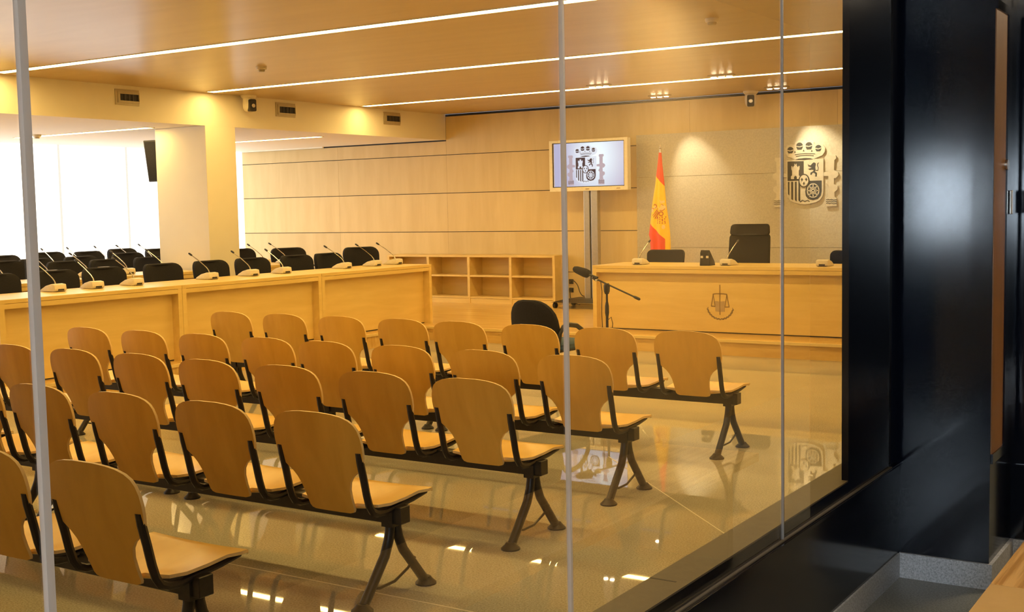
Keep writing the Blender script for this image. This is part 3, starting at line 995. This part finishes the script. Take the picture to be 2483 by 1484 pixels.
for k, (xx, yy, lab) in enumerate(((-11.62, 8.62, 'small wooden box on the second desk row, left one'), (-11.62, 9.33, 'small wooden box on the second desk row, right one'))):
    t = thing('wooden_box', (xx, yy, DZ), 0, lab, 'box', 'small wooden boxes')
    MB().box(-.08, .08, -.07, .07, 0, .085).build('body', 'desk_wood', t, bevel=.003)
    MB().box(-.083, .083, -.073, .073, .085, .093).build('lid', 'desk_wood', t, bevel=.002)

# telephone on the judge desk
ph = thing('desk_telephone', (-5.52, 12.60, DZ), math.pi, 'black desk telephone with raised display on the judge desk', 'telephone')
b = MB()
b.hexa([(-.062, -.07, 0), (.062, -.07, 0), (.062, .085, 0), (-.062, .085, 0), (-.055, -.06, .05), (.055, -.06, .05), (.055, .07, .175), (-.055, .07, .175)])
b.build('body', 'black_plastic', ph, bevel=.006)
hs = MB()
hs.tube([(.035, -.05, .075), (.035, .0, .105), (.035, .06, .160)], [.020, .014, .020], 8)
hs.build('handset', 'black_plastic', ph, smooth=True)
for dx in (-.035, .03):
    MB().box(dx - .014, dx + .014, .086, .0935, .085, .110).build('label', 'beige_plastic', ph)
MB().box(-.058, .052, .080, .0895, .012, .15).build('rear_stand', 'black_plastic', ph, bevel=.003)

# ------------------------------------------------------------------ coat of arms (2-D outlines in crop pixels)
def arms_shapes():
    S = []      # (layer, tone, kind, data)
    sh = [(618, 500), (1112, 500), (1112, 940), (1100, 1010), (1065, 1062), (1010, 1092), (930, 1108), (868, 1118), (806, 1108), (726, 1092), (671, 1062), (636, 1010), (622, 940)]
    S.append((0, 'plate', 'poly', sh))
    S.append((1, 'dark', 'poly', [(635, 522), (852, 522), (852, 790), (635, 790)]))
    castle = [(682, 765), (682, 728), (698, 715), (698, 650), (688, 632), (688, 588), (704, 588), (704, 602), (716, 602), (716, 588), (728, 588), (728, 556), (738, 556), (738, 568), (750, 568), (750, 556), (760, 556), (760, 588),
              (770, 588), (770, 602), (782, 602), (782, 588), (798, 588), (798, 632), (788, 650), (788, 715), (800, 728), (800, 765), (762, 765), (762, 735), (742, 720), (724, 735), (724, 765)]
    S.append((2, 'plate', 'poly', castle))
    lion = [(905, 565), (925, 580), (945, 585), (965, 560), (985, 545), (1010, 555), (1012, 580), (1005, 610), (1010, 650), (1000, 668), (1028, 690), (1025, 735), (1005, 742), (1008, 705), (985, 685), (965, 690), (960, 712), (940, 712),
            (945, 682), (975, 668), (985, 650), (960, 640), (930, 645), (910, 632), (935, 625), (960, 618), (935, 605), (915, 598)]
    S.append((1, 'dark', 'poly', lion))
    S.append((1, 'dark', 'poly', thick([(1015, 655), (1040, 655), (1045, 620), (1032, 590), (1040, 560), (1055, 555)], 9)))
    for a, b_, bot in ((640, 660, 990), (685, 710, 1058), (735, 758, 1075), (782, 806, 1080)):
        S.append((1, 'dark', 'poly', [(a, 802), (b_, 802), (b_, bot), (a, bot - 18)]))
    q4 = [(915, 795), (1090, 795), (1090, 940), (1078, 1000), (1040, 1045), (975, 1062), (915, 1045), (880, 1000), (872, 940), (885, 880)]
    S.append((1, 'dark', 'poly', q4))
    S.append((2, 'plate', 'ring', (ell(978, 930, 84, 100, 20), ell(978, 930, 70, 86, 20))))
    for k in range(8):
        a = math.pi * k / 4
        S.append((2, 'plate', 'poly', thick([(978, 930), (978 + 80 * math.cos(a), 930 + 96 * math.sin(a))], 13)))
    S.append((2, 'plate', 'ring', (ell(978, 930, 44, 54, 16), ell(978, 930, 34, 43, 16))))
    S.append((3, 'dark', 'poly', ell(858, 792, 74, 94, 28)))
    S.append((4, 'plate', 'poly', ell(858, 792, 58, 78, 28)))
    for cx, cy in ((832, 775), (888, 775), (858, 830)):
        S.append((5, 'dark', 'poly', [(cx, cy - 26), (cx + 8, cy - 8), (cx + 18, cy), (cx + 6, cy + 6), (cx + 5, cy + 22), (cx - 5, cy + 22), (cx - 6, cy + 6), (cx - 18, cy), (cx - 8, cy - 8)]))
    S.append((1, 'dark', 'poly', thick([(805, 1085), (835, 1060), (868, 1078), (905, 1060), (930, 1080)], 12)))
    # crown
    cr = [(740, 500), (690, 470), (650, 455), (618, 400), (612, 350), (640, 305), (690, 290), (735, 300), (745, 268), (790, 248), (840, 262), (860, 240), (878, 262), (930, 248), (975, 270), (990, 300), (1040, 288), (1095, 310), (1125, 360),
          (1118, 410), (1085, 455), (1030, 478), (975, 500), (868, 508)]
    cr = [(868 + (u - 868) * 1.04, 380 + (v - 380) * (1.06 if v < 420 else 1.0)) for u, v in cr]
    S.append((0, 'plate', 'poly', cr))
    for cx, cy, rx, ry in ((674, 368, 42, 42), (797, 318, 45, 48), (921, 318, 45, 48), (1046, 356, 41, 41)):
        S.append((1, 'dark', 'poly', [(cx + rx * math.cos(t_), cy - 4 - ry * math.sin(t_)) for t_ in [math.pi * q_ / 10 for q_ in range(11)]] + [(cx - rx * .92, cy + ry * .35), (cx - rx * .62, cy + ry), (cx + rx * .62, cy + ry), (cx + rx * .92, cy + ry * .35)]))
        S.append((2, 'plate', 'poly', thick([(cx - rx, cy - 2), (cx, cy + 10), (cx + rx, cy - 4)], 12)))
    for cx, cy in ((735, 395), (852, 382), (960, 390)):
        S.append((1, 'dark', 'poly', [(cx, cy - 18), (cx + 12, cy + 8), (cx - 12, cy + 8)]))
    S.append((1, 'dark', 'poly', thick([(735, 432), (800, 424), (868, 420), (940, 424), (1005, 432)], 9)))
    S.append((1, 'dark', 'poly', thick([(750, 456), (810, 448), (868, 446), (930, 448), (985, 456)], 10)))
    S.append((1, 'dark', 'poly', [(735, 502), (790, 486), (868, 480), (940, 486), (975, 500), (868, 508)]))
    # pillars with their waves
    for s_ in (1, -1):
        def fx(pts): return [(868 + s_ * (u - 868), v) for u, v in pts]
        col = [(1175, 462), (1270, 462), (1280, 500), (1255, 525), (1252, 660), (1300, 690), (1308, 730), (1275, 770), (1250, 770), (1250, 850), (1295, 870), (1298, 920), (1255, 960), (1258, 1020), (1285, 1045), (1285, 1150), (1150, 1150), (1150, 1045),
               (1175, 1020), (1178, 860), (1150, 830), (1165, 800), (1178, 790), (1178, 740), (1115, 735), (1115, 690), (1178, 680), (1178, 525), (1160, 500)]
        S.append((0, 'pillar', 'poly', fx(col)))
        for v in (1060, 1085, 1110):
            S.append((1, 'dark', 'poly', fx(thick([(1150, v), (1172, v - 8), (1195, v + 4), (1220, v - 6), (1245, v + 6), (1285, v)], 9))))
    return S

def build_arms(parent, fn, depth, mats, split=True):
    """fn(u, v, d) maps crop pixels to parent space; one mesh per element"""
    names = {'plate': 'relief_plate', 'dark': 'enamel_field', 'pillar': 'pillar'}
    for lay, tone, kind, dat in arms_shapes():
        b_ = MB()
        d0, d1 = (0, depth) if lay == 0 else (depth + (lay - 1) * depth * .12, depth + lay * depth * .12)
        if kind == 'poly': b_.prism(dat, d0, d1, fn)
        else: b_.ring(dat[0], dat[1], d0, d1, fn)
        b_.build(names[tone] if split else 'screen_mark', mats[tone], parent)

ca = thing('coat_of_arms', (-5.36, WALL_Y - .03, 1.85), 0, 'metal relief of a crowned coat of arms with pillars on the grey panel', 'emblem')
build_arms(ca, lambda u, v, d: ((u - 868) * .001, -d, .284 - (v - 510) * .00094), .022, {'plate': 'arms_light', 'dark': 'arms_dark', 'pillar': 'arms_light'})

# ------------------------------------------------------------------ screen on its stand
tv = thing('television_stand', (-8.36, 15.05, PLAT_Z), 0, 'flat television on a grey twin column stand showing the coat of arms', 'television')
TZ0, TZ1 = 1.812 - PLAT_Z, 2.53 - PLAT_Z
TX0, TX1 = -.635, .615
MB().box(TX0, TX1, -.05, .04, TZ0, TZ1).build('housing', 'tv_bezel', tv, bevel=.006)
bz = MB()
o_ = [(TX0, TZ0), (TX1, TZ0), (TX1, TZ1), (TX0, TZ1)]
i_ = [(TX0 + .05, TZ0 + .055), (TX1 - .05, TZ0 + .055), (TX1 - .05, TZ1 - .036), (TX0 + .05, TZ1 - .036)]
bz.ring(o_, i_, -.062, -.049, lambda u, v, d: (u, d, v))
bz.build('bezel', 'tv_bezel', tv)
MB().ring([(TX0 + .05, TZ0 + .055), (TX1 - .05, TZ0 + .055), (TX1 - .05, TZ1 - .036), (TX0 + .05, TZ1 - .036)], [(TX0 + .062, TZ0 + .065), (TX1 - .058, TZ0 + .065), (TX1 - .058, TZ1 - .046), (TX0 + .062, TZ1 - .046)], -.056, -.049, lambda u, v, d: (u, d, v)).build('inner_frame', 'black_plastic', tv)
scr = MB().box(-.565, .550, -.0515, -.050, -.305, .305).build('screen', 'tv_back', tv)
scr.location = (0, 0, (TZ0 + TZ1) / 2 + .009)
SC = .70
build_arms(scr, lambda u, v, d: (-.045 + (u - 868) * .00070, -.0515 - d, .105 - (v - 510) * .00061), .0004, {'plate': 'tv_light', 'dark': 'tv_dark', 'pillar': 'tv_mid'}, split=False)
for nm, xx in (('logo', -.02), ('badge', .47)):
    MB().box(xx - .03, xx + .03, -.0635, -.062, TZ0 + .020, TZ0 + .030).build(nm, 'bronze', tv)
MB().box(-.105, -.012, -.03, .06, .12, TZ0 + .05).build('column', 'grey_metal', tv, bevel=.008)
MB().box(.012, .118, -.03, .06, .12, TZ0 + .05).build('column', 'grey_metal', tv, bevel=.008)
MB().box(-.012, .012, 0, .05, .12, TZ0 + .05).build('column_gap', 'dark_slot', tv)
bs = MB()
bs.hexa([(-.44, -.42, .085), (.40, -.42, .085), (.40, .22, .085), (-.44, .22, .085), (-.30, -.22, .125), (.28, -.22, .125), (.28, .16, .125), (-.30, .16, .125)])
bs.build('base_plate', 'black_metal', tv, bevel=.006)
for cx, cy in ((-.40, -.36), (.36, -.36), (-.40, .16), (.36, .16)):
    q = MB()
    q.tube([(cx - .02, cy, .04), (cx + .02, cy, .04)], .04, 12)
    q.box(cx - .012, cx + .012, cy - .02, cy + .02, .06, .09)
    q.build('caster', 'black_plastic', tv, smooth=True)
# wall socket and cables
so = thing('wall_socket', (-8.90, WALL_Y, .50), 0, 'pair of dark wall sockets with plugs beside the television stand', 'socket')
for dz in (0, -.125):
    MB().box(-.035, .035, -.012, 0, dz - .035, dz + .035).build('socket_plate', 'black_plastic', so, bevel=.003)
    MB().box(-.02, .02, -.04, -.012, dz - .02, dz + .02).build('plug', 'black_plastic', so, bevel=.003)
def cable(name, path, r, label, mat='black_plastic'):
    P = [Vector(p) for p in path]
    pts = []
    for i in range(len(P) - 1):          # Catmull-Rom through the given points
        p0, p1, p2, p3 = P[max(i - 1, 0)], P[i], P[i + 1], P[min(i + 2, len(P) - 1)]
        for k in range(4):
            t = k / 4
            pts.append(.5 * (2 * p1 + (p2 - p0) * t + (2 * p0 - 5 * p1 + 4 * p2 - p3) * t * t + (3 * p1 - p0 - 3 * p2 + p3) * t ** 3))
    pts.append(P[-1])
    return tag(MB().tube(pts, r, 6).build(name, mat, smooth=True), label, 'cable')
cable('power_cable', [(-8.89, 15.355, .50), (-8.83, 15.33, .52), (-8.75, 15.31, .46), (-8.70, 15.29, .36), (-8.66, 15.285, .31), (-8.62, 15.275, .30)], .007, 'thin black cable looping from the upper socket to the television stand')
cable('power_cable', [(-8.90, 15.355, .375), (-8.885, 15.33, .33), (-8.87, 15.32, .26), (-8.80, 15.30, .20), (-8.72, 15.28, .18), (-8.68, 15.25, .18)], .007, 'thin black cable hanging from the lower socket to the platform')

# ------------------------------------------------------------------ flag
FX, FY = -7.08, 14.65
fg = thing('flag', (FX, FY, PLAT_Z), 0, 'draped red and yellow flag on a pole beside the low judge chair', 'flag')
def fu(u): return (u - 330) * .00114
def fz(v): return 2.269 - PLAT_Z - (v - 170) * .001023
edges = [(158, 310, 344), (220, 303, 348), (300, 293, 352), (440, 275, 366), (560, 262, 378), (700, 238, 388), (850, 215, 402), (950, 206, 416), (1050, 193, 430), (1150, 180, 440), (1215, 170, 445), (1260, 184, 447), (1400, 190, 450), (1600, 192, 448), (1760, 195, 440)]
b = MB()
N = 40
def flag_y(cx, hw, x):
    a = max(-1, min(1, (x - cx) / hw))
    return -(.30 * hw + .012) * math.sqrt(max(0, 1 - a * a)) - .10 * hw * math.sin(a * 7.0) * (1 - abs(a))
rings = []
for v, l, r in edges:
    cx, hw = (fu(l) + fu(r)) / 2, (fu(r) - fu(l)) / 2
    rg = []
    for k in range(N):
        a = -1 + 2 * k / (N - 1)
        x = cx + hw * a
        rg.append((x, flag_y(cx, hw, x), fz(v)))
    for k in range(N - 2, 0, -1):
        a = -1 + 2 * k / (N - 1)
        rg.append((cx + hw * a, .22 * hw * math.sqrt(1 - a * a), fz(v)))
    rings.append(rg)
n = len(rings[0])
b.add([p for rg in rings for p in rg], [(i * n + k, i * n + (k + 1) % n, (i + 1) * n + (k + 1) % n, (i + 1) * n + k) for i in range(len(rings) - 1) for k in range(n)] + [tuple(reversed(range(n))), tuple((len(rings) - 1) * n + k for k in range(n))])
cl = b.build('cloth', 'flag', fg, smooth=True)
p_ = MB()
p_.tube([(0, 0, .02), (0, 0, fz(160))], .016, 10)
p_.build('pole', 'chrome', fg, smooth=True)
p_ = MB()
p_.lathe([(.014, fz(165)), (.014, fz(112)), (.020, fz(106)), (.007, fz(98)), (.009, fz(80)), (.001, fz(45))], (0, 0, 0), 10)
p_.build('finial', 'chrome', fg, smooth=True)
p_ = MB()
p_.lathe([(.16, 0), (.16, .02), (.05, .04), (.03, .10)], (0, 0, 0), 20)
p_.build('base', 'grey_metal', fg, smooth=True)
def on_flag(u, v, d):
    import bisect
    for i in range(len(edges) - 1):
        if edges[i][0] <= v <= edges[i + 1][0]:
            t = (v - edges[i][0]) / (edges[i + 1][0] - edges[i][0])
            l = edges[i][1] * (1 - t) + edges[i + 1][1] * t
            r = edges[i][2] * (1 - t) + edges[i + 1][2] * t
            cx, hw = (fu(l) + fu(r)) / 2, (fu(r) - fu(l)) / 2
            return (fu(u), flag_y(cx, hw, fu(u)) - .003 - d, fz(v))
    return (fu(u), -.1, fz(v))
for kind, pts in (('p', [(318, 855), (360, 820), (398, 850), (398, 890), (330, 900)]), ('d', thick([(300, 880), (355, 825), (375, 838)], 8)), ('d', thick([(240, 965), (300, 890)], 9)), ('d', thick([(250, 990), (315, 905)], 8)), ('d', thick([(270, 1008), (328, 920)], 8)), ('d', thick([(290, 1012), (335, 940)], 7)),
                  ('d', thick([(225, 872), (255, 880), (280, 866), (292, 850)], 10)), ('d', thick([(255, 835), (268, 820), (285, 830), (292, 848)], 10)), ('p', [(250, 850), (285, 845), (295, 870), (262, 880)]), ('p', ell(235, 900, 16, 26, 8)),
                  ('p', [(310, 800), (335, 765), (355, 780), (385, 770), (388, 800), (345, 815)]), ('p', ell(378, 1115, 20, 30, 10)), ('d', thick([(335, 900), (365, 905), (392, 880)], 8))):
    q = MB()
    q.prism(pts, 0, .001, on_flag)
    q.build('printed_mark', 'flag_mark' if kind == 'd' else 'flag_mark_pale', cl)
q = MB()
q.ring(ell(351, 945, 26, 30, 16), ell(351, 945, 17, 20, 16), .001, .002, on_flag)
q.build('printed_mark', 'flag_mark', cl)
random.seed(8)
q = MB()
for k in range(16):
    q.prism(ell(312 + (k % 4) * 28 + random.uniform(-6, 6), 990 + (k // 4) * 24 + random.uniform(-5, 5), 7, 9, 6), 0, .001, on_flag)
q.build('printed_mark', 'flag_mark', cl)

# ------------------------------------------------------------------ boom microphone
ms = thing('microphone_stand', (-5.40, 10.0, 0), 0, 'black boom microphone stand with foam windscreen in front of the judge desk', 'microphone stand')
q = MB()
q.tube([(0, 0, .10), (0, 0, .56), (0, 0, .57)], [.013, .013, .012], 10)
q.build('lower_tube', 'black_metal', ms, smooth=True)
q = MB()
q.tube([(0, 0, .56), (0, 0, .60), (0, 0, .66), (0, 0, .70)], [.013, .020, .019, .012], 10)
q.build('height_clutch', 'black_plastic', ms, smooth=True)
q = MB()
q.tube([(0, 0, .69), (0, 0, .84)], .010, 10)
q.build('upper_tube', 'black_metal', ms, smooth=True)
q = MB()
q.lathe([(.018, .775), (.028, .80), (.030, .85), (.022, .875)], (0, 0, 0), 12)
q.build('boom_clamp', 'black_plastic', ms, smooth=True)
BA, BB = Vector((-.155, .02, .925)), Vector((.375, -.06, .737))
q = MB()
q.tube([BA, BA.lerp(BB, .5), BB], .008, 8)
bo = q.build('boom', 'black_metal', ms, smooth=True)
q = MB()
q.tube([BA.lerp(BB, .86), BA.lerp(BB, .90), BA.lerp(BB, .985), BB], [.008, .014, .014, .008], 8)
q.build('counterweight', 'black_plastic', bo, smooth=True)
MA, MC = Vector((-.10, .01, .925)), Vector((-.375, .05, 1.005))
q = MB()
q.tube([MA, MA.lerp(MC, .45)], [.011, .010], 10)
q.tube([BA, (-.13, .015, .905), (-.135, .015, .935)], .014, 8)
mo = q.build('microphone', 'black_plastic', ms, smooth=True)
q = MB()
q.tube([MA.lerp(MC, .36), MA.lerp(MC, .42), MA.lerp(MC, .55), MA.lerp(MC, .9), MA.lerp(MC, 1.0), MA.lerp(MC, 1.05)], [.022, .040, .043, .034, .024, .006], 14)
q.build('windscreen', 'black_fabric', mo, smooth=True)
q = MB()
q.tube([(-.118, .005, .902), (-.098, 0, .905)], .012, 8)
q.build('thread_collar', 'chrome', mo, smooth=True)
for k in range(3):
    a = math.radians(90 + 120 * k)
    q = MB()
    q.tube([(0, 0, .12), (.30 * math.cos(a), .30 * math.sin(a), .012)], [.011, .010], 8)
    q.build('leg', 'black_metal', ms, smooth=True)
q = MB()
q.tube([(-.06, -.005, .89), (-.045, -.01, .80), (-.05, -.012, .60), (-.045, -.012, .45), (-.02, -.014, .38)], .004, 6)
q.tube([(.01, -.012, .53), (.05, -.012, .56), (.065, -.012, .50), (.055, -.012, .42), (.02, -.012, .36)], .004, 6)
q.build('cable', 'black_plastic', ms, smooth=True)

# ------------------------------------------------------------------ things on ceiling, fascia and column
def vent(y0, y1, z0, z1, lab):
    t = thing('air_vent', (FASCIA_X, (y0 + y1) / 2, (z0 + z1) / 2), 0, lab, 'vent', 'air vents on the fascia')
    hy, hz = (y1 - y0) / 2, (z1 - z0) / 2
    fn = lambda u, v, d: (d, u, v)
    MB().ring([(-hy, -hz), (hy, -hz), (hy, hz), (-hy, hz)], [(-hy + .03, -hz + .025), (hy - .001, -hz + .025), (hy - .001, hz - .025), (-hy + .03, hz - .025)], 0, .012, fn).build('frame', 'vent_frame', t)
    MB().ring([(-hy + .03, -hz + .025), (hy - .001, -hz + .025), (hy - .001, hz - .025), (-hy + .03, hz - .025)], [(-hy + .06, -hz + .05), (hy - .005, -hz + .05), (hy - .005, hz - .05), (-hy + .06, hz - .05)], 0, .020, fn).build('inner_frame', 'vent_frame', t)
    MB().box(.0005, .003, -hy + .05, hy - .006, -hz + .045, hz - .045).build('opening', 'dark_slot', t)
    for k in range(1, 4):
        yy = -hy + .075 + (2 * hy - .105) * k / 4
        MB().box(.003, .012, yy - .004, yy + .004, -hz + .05, hz - .05).build('slat', 'slat', t)
vent(9.12, 9.45, 2.83, 3.005, 'air vent on the fascia nearest the viewer')
vent(11.66, 12.02, 2.83, 3.01, 'middle air vent on the fascia, beside the dome camera')
vent(13.87, 14.25, 2.83, 3.01, 'air vent on the fascia nearest the back wall')

def dome_camera(x, y, rz, lab):
    t = thing('dome_camera', (x, y, CEIL_Z), rz, lab, 'camera', 'dome cameras on the ceiling')
    t.scale = (1.15, 1.15, 1.08)
    q = MB()
    q.lathe([(.085, 0), (.085, -.012), (.075, -.03), (.062, -.04)], (0, 0, 0), 20)
    q.build('mount', 'beige_plastic', t, smooth=True)
    q = MB()
    q.lathe([(.064, -.04), (.066, -.10), (.062, -.15), (.05, -.178), (.028, -.192)], (0, 0, 0), 20)
    q.build('body', 'beige_plastic', t, smooth=True)
    q = MB()
    q.prism(rrect(-.040, .040, -.188, -.052, .015, 3), -.082, -.03, lambda u, v, d: (u, d, v))
    q.build('window', 'black_plastic', t)
    q = MB()
    q.tube([(0, -.078, -.125), (0, -.090, -.125)], .022, 14)
    q.build('lens', 'chrome', t, smooth=True)
dome_camera(-10.96, 11.05, 1.35, 'ivory dome camera hanging beside the fascia')
dome_camera(-6.03, 15.18, .38, 'ivory dome camera hanging above the grey wall panel')
for x, y, z, lab in ((-8.74, 9.0, CEIL_Z, 'small smoke detector on the ceiling above the desks'), (-3.91, 9.04, CEIL_Z, 'small smoke detector on the ceiling towards the dark pilaster'), (-13.74, 10.02, LOW_Z, 'small smoke detector on the low ceiling by the window')):
    t = thing('smoke_detector', (x, y, z), 0, lab, 'detector', 'ceiling smoke detectors')
    q = MB()
    q.lathe([(.055, 0), (.055, -.015), (.048, -.03)], (0, 0, 0), 18)
    q.build('base', 'beige_plastic', t, smooth=True)
    q = MB()
    q.lathe([(.036, -.03), (.036, -.042), (.03, -.05)], (0, 0, 0), 18)
    q.build('chamber', 'vent_frame', t, smooth=True)

def spot_cluster(x, y, lab, power=0., aim=None):
    t = thing('spotlight_cluster', (x, y, CEIL_Z), 0, lab, 'spotlight', 'triple ceiling spotlights')
    MB().box(-.15, .15, -.05, .05, -.008, 0).build('frame', 'vent_frame', t)
    for k in (-1, 0, 1):
        q = MB()
        q.lathe([(.040, -.008), (.040, -.022), (.034, -.022)], (k * .095, 0, 0), 14)
        h = q.build('lamp_ring', 'white_paint', t, smooth=True)
        q = MB()
        q.lathe([(.032, -.0225), (.028, -.027)], (k * .095, 0, 0), 14)
        q.build('bulb', 'lamp_on', h)
    if power:
        ld = bpy.data.lights.new('spot_beam', 'SPOT')
        ld.energy = power
        ld.color = (1, .86, .55)
        ld.spot_size = math.radians(48)
        ld.spot_blend = .8
        ld.shadow_soft_size = .03
        lo = bpy.data.objects.new('spot_beam', ld)
        COL.objects.link(lo)
        lo.parent = t
        lo.location = (0, 0, -.04)
        d = Vector(aim) - Vector((x, y, CEIL_Z - .04))
        lo.rotation_euler = d.to_track_quat('-Z', 'Y').to_euler()
spot_cluster(-7.10, 13.02, 'three small spotlights beside the light line, above the television')
spot_cluster(-5.52, 13.02, 'three small spotlights beside the light line, above the judge chair')
spot_cluster(-7.18, 14.85, 'three small spotlights near the back wall above the flag', 90, (-6.82, 15.37, 1.85))
spot_cluster(-5.55, 14.85, 'three small spotlights near the back wall above the coat of arms', 160, (-5.08, 15.37, 2.0))

# loudspeaker on the column side
ls = thing('loudspeaker', (-12.10, 10.66, 2.28), .25, 'black loudspeaker tilted down on the side of the cream column', 'speaker')
q = MB()
q.hexa([(-.13, -.15, -.27), (.10, -.15, -.27), (.10, .10, -.25), (-.13, .10, -.25), (-.19, -.15, .25), (.06, -.15, .25), (.06, .10, .27), (-.19, .10, .27)])
q.build('cabinet', 'black_plastic', ls, bevel=.008)
q = MB()
q.hexa([(-.11, -.158, -.25), (.08, -.158, -.25), (.08, -.15, -.25), (-.11, -.15, -.25), (-.165, -.158, .23), (.035, -.158, .23), (.035, -.15, .23), (-.165, -.15, .23)])
q.build('grille', 'black_fabric', ls)
MB().box(.03, .115, -.03, .03, -.03, .03).build('bracket', 'black_metal', ls)

# ------------------------------------------------------------------ corridor bench
be = thing('wooden_bench', (-.74, 2.4, 0), 0, 'wooden corridor bench corner at the lower right, with grained top boards', 'bench')
MB().box(0, .52, 0, 1.353, .41, .45).build('seat_board', 'bench_wood_plain', be, bevel=.003)
MB().box(0, .52, 1.356, 2.85, .41, .45).build('seat_board', 'bench_wood', be, bevel=.003)
for yy in (.12, 2.6):
    MB().box(.05, .47, yy, yy + .06, 0, .41).build('leg', 'bench_wood_plain', be, bevel=.003)
MB().box(.20, .30, .18, 2.6, .33, .41).build('rail', 'bench_wood_plain', be)
